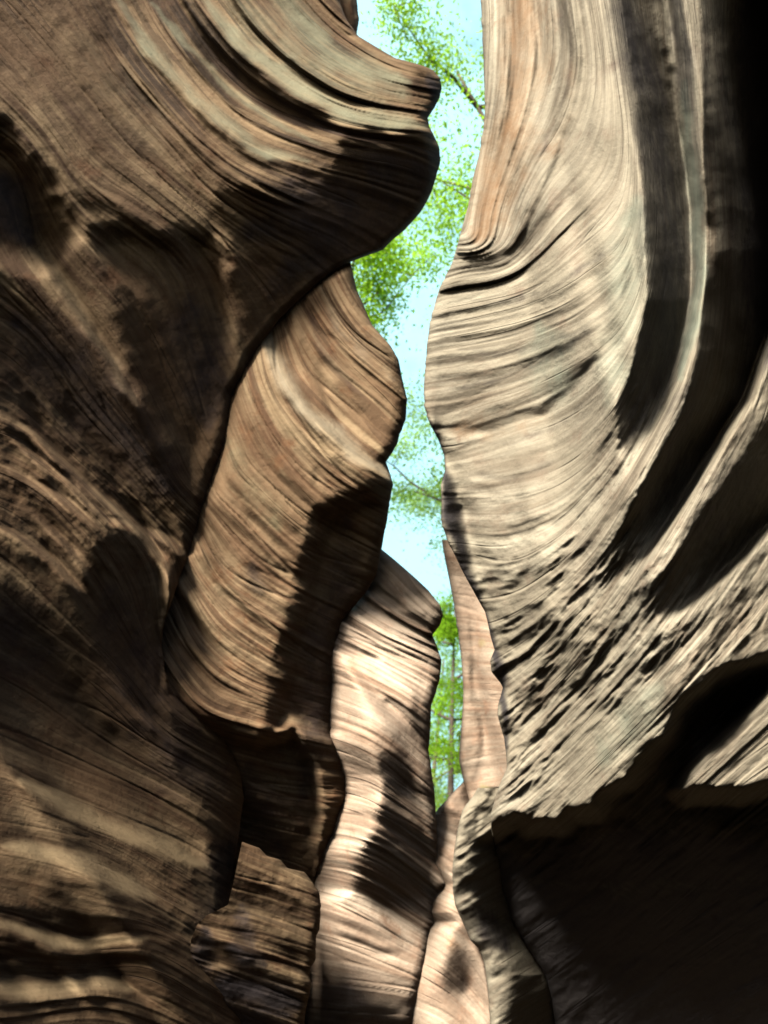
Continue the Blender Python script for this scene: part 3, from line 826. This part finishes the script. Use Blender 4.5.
# ---- great right wall
E = dict(seed=5, rows=(-150, 1290), free_left=True, carry=1, edge=14, thick=1.2, dense=(0.0, 0.62), gain=0.85, bed_amp=0.6, top_out=(1.0, 0.1), lim=0.5,
    left=[(-150, 476), (0, 480), (60, 484), (120, 484), (160, 478), (190, 471), (215, 465), (240, 459), (262, 452), (290, 440), (320, 430), (345, 426), (380, 425), (410, 425), (425, 430), (440, 438), (455, 444),
          (470, 445), (485, 441), (500, 442), (520, 441), (540, 447), (560, 457), (585, 470), (612, 484), (635, 490), (650, 495), (660, 491), (672, 492), (687, 503), (705, 498), (715, 498), (738, 504), (768, 506),
          (785, 500), (800, 495), (815, 490), (828, 491), (850, 496), (866, 500), (890, 503), (920, 511), (950, 528), (975, 545), (1000, 552), (1040, 556), (1300, 570)],
    right=[(-200, 1000), (1400, 1000)],
    dist=[(480, 0, 5.9), (560, 0, 5.5), (640, 0, 5.0), (700, 0, 4.3), (768, 0, 3.6), (1000, 0, 3.0), (430, 350, 5.0), (600, 350, 4.3), (700, 300, 4.1), (768, 250, 3.9), (1000, 350, 2.9), (450, 520, 4.6), (600, 600, 3.8), (768, 600, 3.1), (1000, 600, 2.3), (500, 760, 4.1), (600, 790, 3.5), (768, 790, 2.9), (530, 850, 3.85), (650, 840, 3.4), (520, 950, 3.9), (640, 930, 3.7), (768, 930, 3.2), (640, 1020, 3.8), (768, 1020, 3.4), (1000, 800, 2.2), (1000, 1000, 2.3), (1000, 1280, 2.0), (570, 1280, 3.6), (1000, -150, 1.7), (480, -150, 6.3), (640, -150, 5.0), (770, -150, 2.3), (900, -150, 1.9), (900, 100, 3.1)],
    layers=[(510, 60, .7), (560, 60, .6), (600, 120, .35), (540, 230, .6), (500, 290, .9), (560, 300, .8), (460, 380, .9), (540, 380, .7), (620, 330, .5), (520, 460, .35), (590, 450, .4), (480, 540, .4), (560, 640, .4), (640, 560, .5), (690, 150, .3), (740, 200, .2), (700, 620, .5), (720, 740, .6), (600, 900, .3)],
    beds=[(0, [(484, -60), (484, 0), (486, 60), (484, 120), (477, 180), (467, 240)]), (25, [(515, -60), (513, 0), (512, 60), (505, 120), (490, 180), (474, 248)]),
          (55, [(545, -60), (548, 0), (548, 60), (538, 110), (520, 160), (503, 200), (492, 246)]), (85, [(572, -60), (577, 10), (582, 70), (570, 130), (540, 175), (522, 215), (502, 250), (462, 258)]),
          (125, [(590, -60), (605, 30), (612, 110), (600, 170), (560, 220), (510, 268), (448, 280)]), (165, [(600, -80), (622, 60), (632, 150), (620, 215), (580, 260), (520, 298), (433, 316)]),
          (205, [(612, -80), (634, 90), (644, 200), (630, 265), (590, 310), (520, 345), (427, 358)]), (255, [(620, -80), (642, 90), (652, 225), (636, 315), (600, 365), (540, 405), (460, 430), (428, 430)]),
          (300, [(630, -80), (652, 90), (662, 250), (642, 350), (602, 425), (540, 470), (448, 480)]), (350, [(648, -80), (666, 90), (678, 250), (662, 340), (626, 435), (570, 500), (510, 525), (442, 520)]),
          (410, [(668, -80), (688, 60), (698, 250), (686, 350), (642, 450), (580, 540), (520, 585), (460, 590)]), (470, [(690, -80), (707, 100), (714, 280), (702, 380), (660, 465), (600, 560), (540, 620), (490, 655)]),
          (550, [(740, -80), (745, 200), (735, 360), (700, 450), (640, 555), (560, 660), (500, 715)]), (640, [(800, -80), (800, 200), (780, 380), (740, 470), (680, 575), (600, 680), (505, 775)]),
          (730, [(870, 100), (850, 350), (800, 470), (740, 575), (650, 690), (560, 780), (480, 850)]), (820, [(900, 480), (800, 590), (720, 680), (620, 780), (500, 890)]),
          (920, [(900, 620), (800, 700), (700, 790), (560, 910), (480, 970)]), (1040, [(900, 780), (768, 860), (600, 990), (500, 1070)]), (1200, [(900, 1000), (700, 1100), (560, 1200)])],
    lean=[(500, 60, .76), (540, 60, .74), (590, 100, .74), (560, 180, .72), (620, 200, .74), (485, 220, .64), (460, 280, .46), (500, 320, .55), (560, 300, .74), (620, 300, .72), (450, 380, .46), (520, 380, .58), (600, 380, .67),
          (440, 430, .4), (500, 460, .68), (560, 460, .7), (610, 440, .7), (480, 520, .56), (540, 530, .58), (500, 580, .44), (480, 620, .2), (560, 590, .52), (600, 520, .62), (640, 440, .57), (660, 300, .25), (650, 100, .08),
          (620, 40, .1), (665, 150, .08), (690, 100, .42), (697, 250, .57), (690, 350, .52), (730, 100, .02), (760, 200, .02), (740, 300, .03), (768, 400, .06), (720, 420, .3), (680, 480, .36), (640, 560, .36), (700, 550, .06),
          (740, 500, .04), (600, 620, .36), (560, 660, .36), (640, 640, .38), (700, 620, .36), (768, 560, .32), (740, 640, .34), (520, 680, .37), (520, 760, .42), (580, 730, .57), (640, 720, .3), (700, 690, .08), (600, 780, .52),
          (560, 800, .42), (510, 790, .37), (660, 760, .04), (720, 730, .3), (760, 720, .32), (700, 780, .25), (768, 790, .2), (600, 850, .02), (520, 850, .04), (700, 850, .02), (768, 900, .03), (600, 950, .02), (700, 1000, .02),
          (520, 950, .04), (768, 1024, .03), (880, 100, .02), (900, 400, .04), (900, 600, .2), (900, 900, .03), (700, 1150, .02)],
    marks=[('p', .03, 9, [(712, -100), (716, 100), (722, 250), (716, 360), (740, 400), (800, 330), (900, 200), (900, -100)]),
           ('s', .07, 24, [(612, -60), (630, 30), (652, 110), (666, 200), (664, 300), (648, 370), (622, 432)]),
           ('s', .6, 9, [(668, -60), (674, 0), (685, 80), (694, 150), (698, 230), (696, 300), (688, 355), (672, 412), (640, 470), (610, 520)]),
           ('s', .74, 8, [(628, 130), (641, 230), (641, 300), (629, 350), (604, 405), (565, 455), (520, 485)]),
           ('s', .25, 10, [(592, 362), (565, 386), (535, 406), (500, 418), (460, 424)]), ('s', .12, 3.5, [(592, 364), (560, 394), (530, 412), (480, 427), (436, 425)]), ('s', .15, 2.5, [(588, 366), (605, 335), (622, 297), (634, 262)]),
           ('s', .3, 3, [(600, 330), (560, 350), (500, 372), (445, 380)]), ('s', .35, 3, [(620, 280), (560, 312), (500, 330), (440, 340)]), ('s', .4, 2.5, [(600, 270), (540, 300), (470, 312)]),
           ('s', .25, 2.5, [(532, 0), (536, 60), (527, 115), (506, 165)]), ('s', .3, 2.5, [(560, 10), (564, 70), (556, 120), (530, 160), (520, 180)]), ('s', .35, 2.5, [(508, 10), (508, 80), (497, 150)]),
           ('s', .25, 5, [(570, 190), (540, 215), (520, 240), (505, 262)]), ('s', .8, 3, [(545, 165), (528, 195), (512, 230), (502, 248), (468, 252)]), ('s', .35, 6, [(500, 262), (465, 266)]),
           
           ('p', .03, 8, [(800, 400), (768, 445), (745, 480), (700, 530), (650, 590), (655, 620), (700, 590), (768, 530), (820, 480)]),
           ('s', .45, 7, [(760, 400), (735, 440), (700, 500), (660, 560), (620, 610)]),
           ('p', .02, 5, [(800, 660), (755, 668), (715, 682), (688, 700), (672, 740), (640, 775), (600, 815), (640, 830), (690, 770), (720, 740), (768, 700)]),
           ('s', .2, 14, [(688, 772), (730, 742), (775, 705)]), ('s', .35, 8, [(700, 785), (768, 770)]), ('s', .06, 5, [(680, 795), (720, 790), (768, 782)]), ('s', .3, 7, [(720, 822), (768, 805)]),
           ('s', .6, 16, [(705, 650), (645, 700), (605, 750), (575, 800)]),
           ('p', .03, 3, [(572, 660), (605, 640), (600, 660), (575, 690), (560, 685)]), ('s', .05, 7, [(512, 700), (545, 685)]), ('s', .05, 7, [(625, 700), (605, 715)]), ('s', .05, 6, [(655, 660), (640, 672)]), ('s', .08, 7, [(530, 640), (560, 618)]),
           ('s', .06, 6, [(545, 590), (565, 575)]), ('s', .08, 5, [(500, 745), (520, 735)]),
           ('s', .02, 13, [(433, 424), (443, 470), (449, 520), (463, 570), (476, 615), (488, 650), (494, 690), (500, 730)]), ('s', .03, 12, [(494, 672), (505, 690)]), ('s', .35, 10, [(440, 300), (432, 350), (430, 400)])],
    calm=[(42, [(618, -160), (640, 20), (660, 110), (676, 200), (678, 300), (660, 400)]), (26, [(700, -160), (712, 60), (716, 200), (708, 340)])],
    ramps=[(.13, [(-200, 604), (0, 622), (100, 637), (200, 645), (300, 645), (350, 637), (420, 612), (520, 560)], [(-200, 664), (0, 672), (80, 680), (150, 687), (230, 691), (300, 690), (350, 681), (412, 660), (470, 630), (520, 600)], -200, -160, 340, 520),
           (.30, [(-200, 700), (60, 703), (250, 706), (350, 700), (412, 684), (470, 652), (530, 618), (600, 580)], [(-200, 840), (250, 800), (350, 760), (400, 742), (440, 716), (500, 680), (560, 642), (610, 604)], -200, -160, 430, 610),
           (.16, [(360, 790), (400, 776), (440, 752), (500, 712), (560, 672), (610, 634), (640, 610)], [(360, 960), (440, 860), (500, 790), (560, 734), (600, 690), (640, 640)], 340, 430, 520, 640)],
    grooves=[('p', -.010, 8, [(420, -160), (588, -160), (582, 20), (573, 120), (543, 178), (518, 224), (504, 247), (484, 253), (462, 256), (430, 257), (420, 100)]), ('s', -.004, 6, [(560, 140), (535, 185), (515, 225), (503, 247), (485, 253), (462, 256)]), 
             ('p', .17, 10, [(830, 640), (755, 665), (715, 680), (688, 700), (668, 740), (655, 752), (632, 784), (606, 798), (596, 812), (574, 812), (560, 828), (528, 829), (514, 822), (500, 830), (470, 838), (440, 1320), (1040, 1320), (1040, 780), (768, 790), (690, 800), (676, 790), (700, 760), (768, 690), (830, 660)]),
             ('s', .003, 6, [(600, 358), (570, 390), (540, 410), (500, 424), (460, 432), (436, 427)])],
    rough=[(540, 60, .03), (560, 250, .03), (520, 400, .05), (560, 460, .1), (480, 540, .7), (500, 590, 1.0), (560, 640, 1.3), (520, 750, 1.3), (620, 560, 1.0), (660, 480, .9), (620, 500, .7), (700, 630, 1.0), (620, 730, .7), (580, 770, .5), (740, 430, .8), (690, 200, .2), (690, 400, .6), (740, 200, .2),
           (600, 900, .6), (740, 740, .3)],
    stains=[(0, .5, 20, [(664, -80), (676, 20), (688, 110)]), (0, .42, 5, [(446, 300), (520, 298), (580, 272), (628, 235)]), (0, .4, 4, [(434, 345), (510, 352), (580, 330), (628, 285)]), (0, .45, 6, [(440, 392), (500, 378), (560, 352), (612, 318)]), (0, .4, 4, [(450, 440), (520, 440), (575, 415), (610, 380)]),
            (0, .35, 3, [(530, -40), (538, 60), (526, 120), (505, 175)]), (0, .4, 4, [(562, 0), (566, 70), (556, 125), (528, 165)]), (0, .3, 3, [(588, 20), (596, 90), (580, 160), (545, 205)]), (0, .3, 3, [(508, -40), (507, 70), (492, 170)]), (2, .35, 22, [(450, 430), (500, 425), (560, 400)]), (0, .35, 5, [(455, 470), (520, 478), (570, 455)]),
            (0, .62, 30, [(604, -60), (630, 30), (652, 110), (668, 200), (670, 300), (656, 370), (630, 430)]), (0, .9, 60, [(770, -100), (775, 100), (785, 250), (800, 400)]),  # varnish streak, then painted shade over the dark upper right
            (0, .5, 26, [(692, 380), (675, 450), (640, 530)]), (0, .5, 45, [(770, 460), (700, 555)]), (0, 1.0, 110, [(470, 930), (700, 950), (900, 900)]), (0, 1.0, 110, [(500, 1060), (900, 1060)]), (0, .9, 45, [(520, 868), (640, 860), (780, 860)]),  # broad black strokes put the undercut foot's shade into the colour
            (0, .8, 9, [(429, 420), (444, 470), (452, 520), (470, 590), (490, 640), (502, 690), (508, 750)]), (0, 1.1, 36, [(495, 850), (520, 930), (560, 1030)]), (1, .6, 12, [(684, 80), (696, 200), (696, 300), (680, 380)]), (1, .42, 40, [(540, 330), (560, 400)]), (1, .4, 40, [(635, 200), (610, 400)]), (1, .4, 40, [(600, 760), (660, 690)]),  # painted shade on the undercut left rim and lower edge, then lichen
            (2, .42, 16, [(505, 150), (495, 190), (487, 235)]), (2, .55, 34, [(520, -60), (525, 60), (500, 170), (480, 240)]), (2, .32, 14, [(568, 40), (565, 120), (540, 165)])])
rock("rock_wall", "huge pale grey sandstone wall scooped into curving swirls, rough and black towards its foot", "rock wall", E, M_grey, None, "E")

# ---- rough buttress at the foot of the right wall
G = dict(seed=6, rows=(788, 1290), free_left=True, edge=10, thick=1.0, gain=1.0, bed_amp=0.8, lim=0.12,
    left=[(788, 478), (800, 470), (810, 463), (830, 458), (850, 454), (870, 452), (890, 453), (905, 456), (920, 462), (940, 470), (950, 480), (965, 484), (985, 487), (1000, 489), (1040, 490), (1300, 492)],
    right=[(788, 530), (800, 600), (1300, 640)],
    dist=[(480, 790, 5.3), (455, 870, 5.3), (490, 1000, 5.15), (600, 800, 5.2), (620, 1000, 5.2), (490, 1280, 4.9), (640, 1280, 5.0)],
    layers=[(480, 840, .4), (520, 1000, .3)],
    beds=[(0, [(440, 840), (520, 780)]), (60, [(450, 890), (540, 830)]), (120, [(460, 950), (560, 890)]), (180, [(480, 1010), (570, 950)]), (240, [(490, 1060), (590, 1000)]), (500, [(490, 1300), (640, 1230)])],
    lean=[(480, 810, .45), (470, 850, .47), (485, 870, .5), (462, 890, .06), (470, 920, .05), (500, 930, .05), (480, 896, .4), (500, 960, .12), (520, 1000, .62), (540, 1010, .57), (500, 1020, .42), (530, 960, .2), (560, 900, .05), (540, 1100, .3)],
    marks=[('p', .04, 4, [(453, 878), (500, 878), (505, 940), (520, 955), (495, 965), (470, 945)]), ('s', .45, 3.5, [(468, 898), (488, 894)]), ('s', .15, 3, [(505, 1015), (535, 990)])],
    rough=[(480, 840, 1.3), (480, 920, .6), (520, 1000, .6)], stains=[(0, .6, 25, [(475, 910), (510, 950)])])
rock("rock_buttress", "low rough buttress with knobbly lit crown at the foot of the grey wall", "rock buttress", G, M_grey, None, "G", (("E", 0.03),))

# ---- tall smooth pillar seen through the gap
F = dict(seed=7, rows=(540, 818), free_left=True, edge=8, thick=1.0, gain=1.0, bed_amp=0.45, lim=0.25, jag=0.8,
    left=[(540, 442), (560, 445), (575, 448), (600, 453), (630, 458), (660, 461), (690, 463), (720, 462), (745, 460), (760, 459), (780, 463), (800, 468), (818, 474), (1000, 490)],
    right=[(540, 450), (600, 530), (1000, 540)],
    dist=[(445, 550, 5.8), (530, 550, 5.6), (460, 700, 5.7), (535, 700, 5.4), (470, 1000, 5.7), (535, 1000, 5.4)],
    layers=[(460, 600, .3), (480, 750, .3)],
    beds=[(0, [(440, 560), (530, 575)]), (60, [(450, 630), (530, 640)]), (150, [(455, 725), (530, 720)]), (240, [(460, 810), (540, 800)]), (430, [(460, 1000), (540, 990)])],
    lean=[(448, 560, .5), (455, 590, .52), (460, 620, .68), (465, 650, .55), (478, 640, .75), (470, 700, .5), (487, 700, .68), (468, 760, .5), (490, 750, .65), (485, 790, .72), (480, 900, .6)],
    marks=[('s', .35, 3.5, [(467, 605), (473, 660), (476, 700), (482, 735), (478, 765), (472, 790)]), ('s', .75, 3, [(474, 640), (480, 690), (488, 720), (483, 770)]), ('s', .75, 3, [(452, 580), (456, 584)]), ('s', .35, 2, [(461, 752), (476, 748)])],
    rough0=.05, stains=[(1, .6, 12, [(485, 785), (490, 800)]), (1, .4, 7, [(478, 640), (486, 645)])])
rock("rock_pillar", "smooth pinkish pillar with a soft vertical crease, half hidden behind the grey wall's edge", "rock pillar", F, M_pink, None, "F", (("E", 0.05), ("G", 0.03)))

# ---- sunlit slope at the very end
Hh = dict(seed=9, rows=(781, 1290), free_left=True, edge=8, thick=1.0, gain=1.0, bed_amp=0.4, lim=0.25, jag=1.0,
    left=[(781, 464), (790, 455), (800, 446), (808, 438), (814, 434), (822, 400), (1300, 380)], right=[(781, 468), (800, 500), (950, 505), (1300, 515)],
    dist=[(440, 810, 5.6), (500, 790, 5.6), (440, 900, 5.46), (500, 900, 5.4), (400, 1020, 5.4), (500, 1020, 5.35), (400, 1280, 5.2), (520, 1280, 5.2)],
    layers=[(450, 850, .3), (450, 1000, .2)],
    beds=[(0, [(430, 800), (500, 800)]), (70, [(420, 850), (460, 880), (510, 900)]), (140, [(410, 910), (460, 935), (500, 990)]), (220, [(400, 980), (460, 1010), (500, 1060)]), (480, [(400, 1260), (520, 1290)])],
    lean=[(450, 800, .9), (460, 830, .78), (440, 840, .8), (445, 870, .92), (440, 905, .9), (460, 910, .92), (440, 940, .55), (465, 950, .5), (435, 980, .75), (455, 990, .5), (475, 985, .65), (430, 1015, .92), (460, 1015, .75), (450, 1100, .8)],
    marks=[('s', .15, 4, [(450, 808), (457, 816), (460, 830), (456, 842)]), ('s', .5, 6, [(436, 922), (455, 934), (475, 950)]), ('p', .08, 5, [(450, 945), (462, 955), (467, 978), (458, 995), (448, 988), (445, 965)]), ('s', .85, 4, [(470, 938), (482, 965), (486, 1020)])],
    rough0=.08, stains=[(2, .4, 12, [(445, 940), (458, 955), (466, 985)]), (0, .5, 10, [(455, 950), (462, 970), (458, 992)])])
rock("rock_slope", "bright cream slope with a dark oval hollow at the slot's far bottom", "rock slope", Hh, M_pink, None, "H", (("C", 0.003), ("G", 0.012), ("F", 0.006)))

# ------------------------------------------------------------------ canyon floor and the rising ground beyond
def simple_mat(name, colr, rough=0.9, scale=4.0, var=0.35):
    m, nt, b = mat(name)
    n = nt.nodes.new('ShaderNodeTexNoise')
    n.inputs['Scale'].default_value = scale
    n.inputs['Detail'].default_value = 6
    tc = nt.nodes.new('ShaderNodeTexCoord')
    nt.links.new(tc.outputs['Object'], n.inputs['Vector'])
    mx = nt.nodes.new('ShaderNodeMix')
    mx.data_type = 'RGBA'
    mx.inputs[6].default_value = (*[c * (1 - var) for c in colr], 1)
    mx.inputs[7].default_value = (*[min(1, c * (1 + var)) for c in colr], 1)
    nt.links.new(n.outputs['Fac'], mx.inputs[0])
    nt.links.new(mx.outputs[2], b.inputs['Base Color'])
    b.inputs['Roughness'].default_value = rough
    return m


M_sand = simple_mat("sand", (0.17, 0.12, 0.075))
M_earth = simple_mat("earth", (0.10, 0.09, 0.05), scale=1.5)
M_bark = simple_mat("bark", (0.13, 0.10, 0.075), scale=12)

xs = np.concatenate([np.linspace(-400, -12, 14), np.linspace(-10, 10, 41), np.linspace(12, 400, 14)])
ys_ = np.concatenate([np.linspace(-300, -14, 12), np.linspace(-12, 14, 53), np.linspace(16, 500, 20)])
XX, YY = np.meshgrid(xs, ys_)
ZZ = 0.05 * noise(XX * 0.6, YY * 0.6, 0 * XX + 2) * (np.abs(XX) < 10)
o = grid_object("canyon_floor", np.stack([XX, YY, ZZ], -1)[:, ::-1], M_sand)
tag(o, "sandy floor running along the bottom of the slot canyon", "ground", kind='structure')

# hillside beyond the end of the slot and on both rims
def hill(name, label, xr, yr, zf, nx=40, ny=40):
    X, Y = np.meshgrid(np.linspace(*xr, nx), np.linspace(*yr, ny))
    Z = zf(X, Y) + 0.25 * noise(X * 0.3, Y * 0.3, 0 * X + 8)
    o = grid_object(name, np.stack([X, Y, Z], -1)[:, ::-1], M_earth)
    tag(o, label, "hillside", kind='structure')


hill("hillside", "wooded slope rising beyond the end of the slot", (-60, 60), (13, 120), lambda X, Y: -0.2 + 1.0 * np.clip((Y - 14) / 6, 0, 1) + 0.10 * (Y - 14))


# ------------------------------------------------------------------ trees
def leaf_material(name, colr, trans):
    m = bpy.data.materials.new(name)
    m.use_nodes = True
    nt = m.node_tree
    nt.nodes.clear()
    out = nt.nodes.new('ShaderNodeOutputMaterial')
    d = nt.nodes.new('ShaderNodeBsdfDiffuse')
    t = nt.nodes.new('ShaderNodeBsdfTranslucent')
    mx = nt.nodes.new('ShaderNodeMixShader')
    mx.inputs[0].default_value = 0.5
    at = nt.nodes.new('ShaderNodeTexCoord')
    n = nt.nodes.new('ShaderNodeTexNoise')
    n.inputs['Scale'].default_value = 1.3
    nt.links.new(at.outputs['Object'], n.inputs['Vector'])
    for node, c in ((d, colr), (t, trans)):
        k = nt.nodes.new('ShaderNodeMix')
        k.data_type = 'RGBA'
        k.inputs[6].default_value = (*[x * 0.6 for x in c], 1)
        k.inputs[7].default_value = (*[min(1, x * 1.35) for x in c], 1)
        nt.links.new(n.outputs['Fac'], k.inputs[0])
        nt.links.new(k.outputs[2], node.inputs['Color'])
    nt.links.new(d.outputs[0], mx.inputs[1])
    nt.links.new(t.outputs[0], mx.inputs[2])
    nt.links.new(mx.outputs[0], out.inputs[0])
    return m


M_leaf = leaf_material("spring_leaves", (0.36, 0.68, 0.04), (0.46, 0.82, 0.04))
M_leaf2 = leaf_material("pale_leaves", (0.38, 0.62, 0.11), (0.48, 0.76, 0.15))


def tube(V, Fc, pts, radii, n=6):
    pts = [np.array(p, float) for p in pts]
    base = len(V)
    for i, p in enumerate(pts):
        a = pts[min(i + 1, len(pts) - 1)] - pts[max(i - 1, 0)]
        a /= np.linalg.norm(a) + 1e-9
        u = np.cross(a, [0.3, 0.9, 0.2])
        u /= np.linalg.norm(u) + 1e-9
        v = np.cross(a, u)
        for k in range(n):
            t = 2 * math.pi * k / n
            V.append(p + radii[i] * (math.cos(t) * u + math.sin(t) * v))
    for i in range(len(pts) - 1):
        for k in range(n):
            Fc.append((base + i * n + k, base + i * n + (k + 1) % n, base + (i + 1) * n + (k + 1) % n, base + (i + 1) * n + k))


def tree(label, root, top, spread, nleaf, leafm, size=0.09, seed=0, limbs=9, group="trees on the rim"):
    r = random.Random(seed)
    g = np.random.default_rng(seed)
    e = bpy.data.objects.new("tree", None)
    e.location = root
    col.objects.link(e)
    tag(e, label, "tree", group)
    root, top = np.array(root, float), np.array(top, float)
    ax = top - root
    hgt = np.linalg.norm(ax)
    V, Fc = [], []
    tp = []
    for k in range(9):
        t = k / 8
        tp.append(ax * t + np.array([0.12 * math.sin(3 * t + seed), 0.12 * math.cos(4 * t + seed), 0]) * hgt * 0.12)
    rad = 0.011 * hgt + 0.03
    tube(V, Fc, tp, [rad * (1 - 0.8 * k / 8) for k in range(9)], 8)
    clumps = []
    for j in range(limbs):
        t = 0.35 + 0.62 * j / max(1, limbs - 1)
        s = tp[int(t * 8)]
        ang = j * 2.4 + seed
        ln = spread * (1.1 - 0.5 * t) * r.uniform(0.7, 1.1)
        d = np.array([math.cos(ang), math.sin(ang), r.uniform(0.15, 0.6)])
        pl = [s + d * ln * q + np.array([0, 0, 0.15 * ln * q * q]) + g.normal(size=3) * 0.05 * ln * (q > 0) for q in (0, .3, .6, 1)]
        tube(V, Fc, pl, [rad * .4, rad * .28, rad * .18, rad * .07], 5)
        for q in range(4):
            p0 = pl[1 + min(2, q)]
            d2 = g.normal(size=3)
            d2 /= np.linalg.norm(d2)
            l2 = ln * r.uniform(0.25, 0.45)
            pl2 = [p0 + d2 * l2 * w + np.array([0, 0, .1 * l2 * w]) for w in (0, .5, 1)]
            tube(V, Fc, pl2, [rad * .14, rad * .09, rad * .04], 4)
            clumps.append((pl2[2], ln * 0.30))
            clumps.append((pl2[1], ln * 0.22))
    me = bpy.data.meshes.new("trunk")
    me.from_pydata([tuple(v) for v in V], [], Fc)
    for p in me.polygons:
        p.use_smooth = True
    me.materials.append(M_bark)
    to = bpy.data.objects.new("trunk", me)
    to.parent = e
    col.objects.link(to)
    # leaves: small bent faces in clumps
    ci = g.integers(0, len(clumps), nleaf)
    cp = np.array([c[0] for c in clumps])[ci]
    cr = np.array([c[1] for c in clumps])[ci]
    pos = cp + g.normal(size=(nleaf, 3)) * cr[:, None] * np.array([.62, .62, .42])
    a = g.normal(size=(nleaf, 3))
    a /= np.linalg.norm(a, axis=1)[:, None]
    b = np.cross(a, g.normal(size=(nleaf, 3)))
    b /= np.linalg.norm(b, axis=1)[:, None]
    sz = size * g.uniform(0.6, 1.4, nleaf)[:, None]
    n3 = np.cross(a, b)
    vs = np.stack([pos - a * sz, pos + b * sz * .45 + n3 * sz * .12, pos + a * sz, pos - b * sz * .45 + n3 * sz * .12], 1).reshape(-1, 3)
    me = bpy.data.meshes.new("crown")
    me.vertices.add(nleaf * 4)
    me.vertices.foreach_set('co', vs.reshape(-1).astype(np.float32))
    me.loops.add(nleaf * 4)
    me.loops.foreach_set('vertex_index', np.arange(nleaf * 4, dtype=np.int32))
    me.polygons.add(nleaf)
    me.polygons.foreach_set('loop_start', (np.arange(nleaf) * 4).astype(np.int32))
    me.update(calc_edges=True)
    me.materials.append(leafm)
    co = bpy.data.objects.new("crown", me)
    co.parent = e
    col.objects.link(co)


def at(px, py, d):
    return tuple(world_pts(np.array([px * 1.0]), np.array([py * 1.0]), np.array([d * 1.0]))[0])


hill("rim_terrain", "wooded rim of the canyon on its right side", (3.2, 40), (5.5, 40), lambda X, Y: 7.5 + 0.15 * (X - 3), 30, 30)
hill("rim_terrain", "wooded rim of the canyon on its left side", (-40, -3.2), (5.5, 40), lambda X, Y: 7.0 - 0.12 * (X + 3), 30, 30)

tree("lime green tree leaning over the slot between the nose and the fluted wall", (3.7, 9.0, 7.4), at(462, 70, 13.5), 3.0, 34000, M_leaf, 0.036, 1, 11)
tree("lime green tree glimpsed behind the twisting buttress's upper edge", (-3.6, 9.5, 7.0), at(388, 285, 12.5), 2.4, 30000, M_leaf, 0.036, 2, 10)
tree("pale leafy tree behind the gap below the nose", (4.4, 13.0, 7.6), at(415, 490, 15.0), 2.6, 26000, M_leaf2, 0.036, 3, 9)
tree("thin trunked tree standing in the low end of the slot beside the pink pillar", (1.5, 17.5, 0.9), at(452, 610, 19.0), 2.4, 20000, M_leaf, 0.04, 4, 9)
tree("slender tree with a forked trunk just left of the pillar, far end of the slot", (0.95, 21.0, 1.2), at(440, 660, 22.0), 2.4, 16000, M_leaf2, 0.04, 5, 8)

# ------------------------------------------------------------------ light
el = math.asin(SUN[2] / np.linalg.norm(SUN))
azi = math.atan2(SUN[0], SUN[1])          # clockwise from +y
sd_ = bpy.data.lights.new("sun", 'SUN')
sd_.energy = 4.8
sd_.angle = math.radians(15)
sd_.color = (1.0, 0.93, 0.82)
so = bpy.data.objects.new("sun", sd_)
so.rotation_euler = (math.pi / 2 - el, 0, math.pi - azi)
so.location = (0, 0, 30)
col.objects.link(so)

w = bpy.data.worlds.new("World")
scene.world = w
w.use_nodes = True
nt = w.node_tree
bg = nt.nodes["Background"]
sky = nt.nodes.new('ShaderNodeTexSky')
sky.sky_type = 'NISHITA'
sky.sun_disc = False
sky.sun_elevation = el
sky.sun_rotation = azi
sky.air_density = 1.0
sky.dust_density = 1.5
tc = nt.nodes.new('ShaderNodeTexCoord')
cl = nt.nodes.new('ShaderNodeTexNoise')
cl.inputs['Scale'].default_value = 3.2
cl.inputs['Detail'].default_value = 7
cl.inputs['Roughness'].default_value = 0.6
nt.links.new(tc.outputs['Generated'], cl.inputs['Vector'])
mr = nt.nodes.new('ShaderNodeMapRange')
mr.interpolation_type = 'SMOOTHSTEP'
nt.links.new(cl.outputs['Fac'], mr.inputs[0])
mr.inputs[1].default_value, mr.inputs[2].default_value = 0.22, 0.58
mx = nt.nodes.new('ShaderNodeMix')
mx.data_type = 'RGBA'
dn = nt.nodes.new('ShaderNodeVectorMath')     # a bright bank of thin cloud, only towards the far end of the slot
dn.operation = 'DOT_PRODUCT'
nt.links.new(tc.outputs['Generated'], dn.inputs[0])
dn.inputs[1].default_value = (0, 0.80, 0.60)
mr2 = nt.nodes.new('ShaderNodeMapRange')
mr2.interpolation_type = 'SMOOTHSTEP'
nt.links.new(dn.outputs['Value'], mr2.inputs[0])
mr2.inputs[1].default_value, mr2.inputs[2].default_value = 0.45, 0.9
mm = nt.nodes.new('ShaderNodeMath')
mm.operation = 'MULTIPLY'
nt.links.new(mr.outputs[0], mm.inputs[0])
nt.links.new(mr2.outputs[0], mm.inputs[1])
nt.links.new(mm.outputs[0], mx.inputs[0])
nt.links.new(sky.outputs[0], mx.inputs[6])
mx.inputs[7].default_value = (5.4, 9.8, 11.0, 1)
nt.links.new(mx.outputs[2], bg.inputs['Color'])
bg.inputs['Strength'].default_value = 0.055

cd.dof.use_dof = True
cd.dof.focus_distance = 3.6
cd.dof.aperture_fstop = 1.1

scene.view_settings.view_transform = 'Standard'
scene.view_settings.look = 'None'
scene.view_settings.gamma = 1
scene.view_settings.exposure = 1.4
scene.cycles.diffuse_bounces = 0
scene.cycles.max_bounces = 6
scene.cycles.use_denoising = True
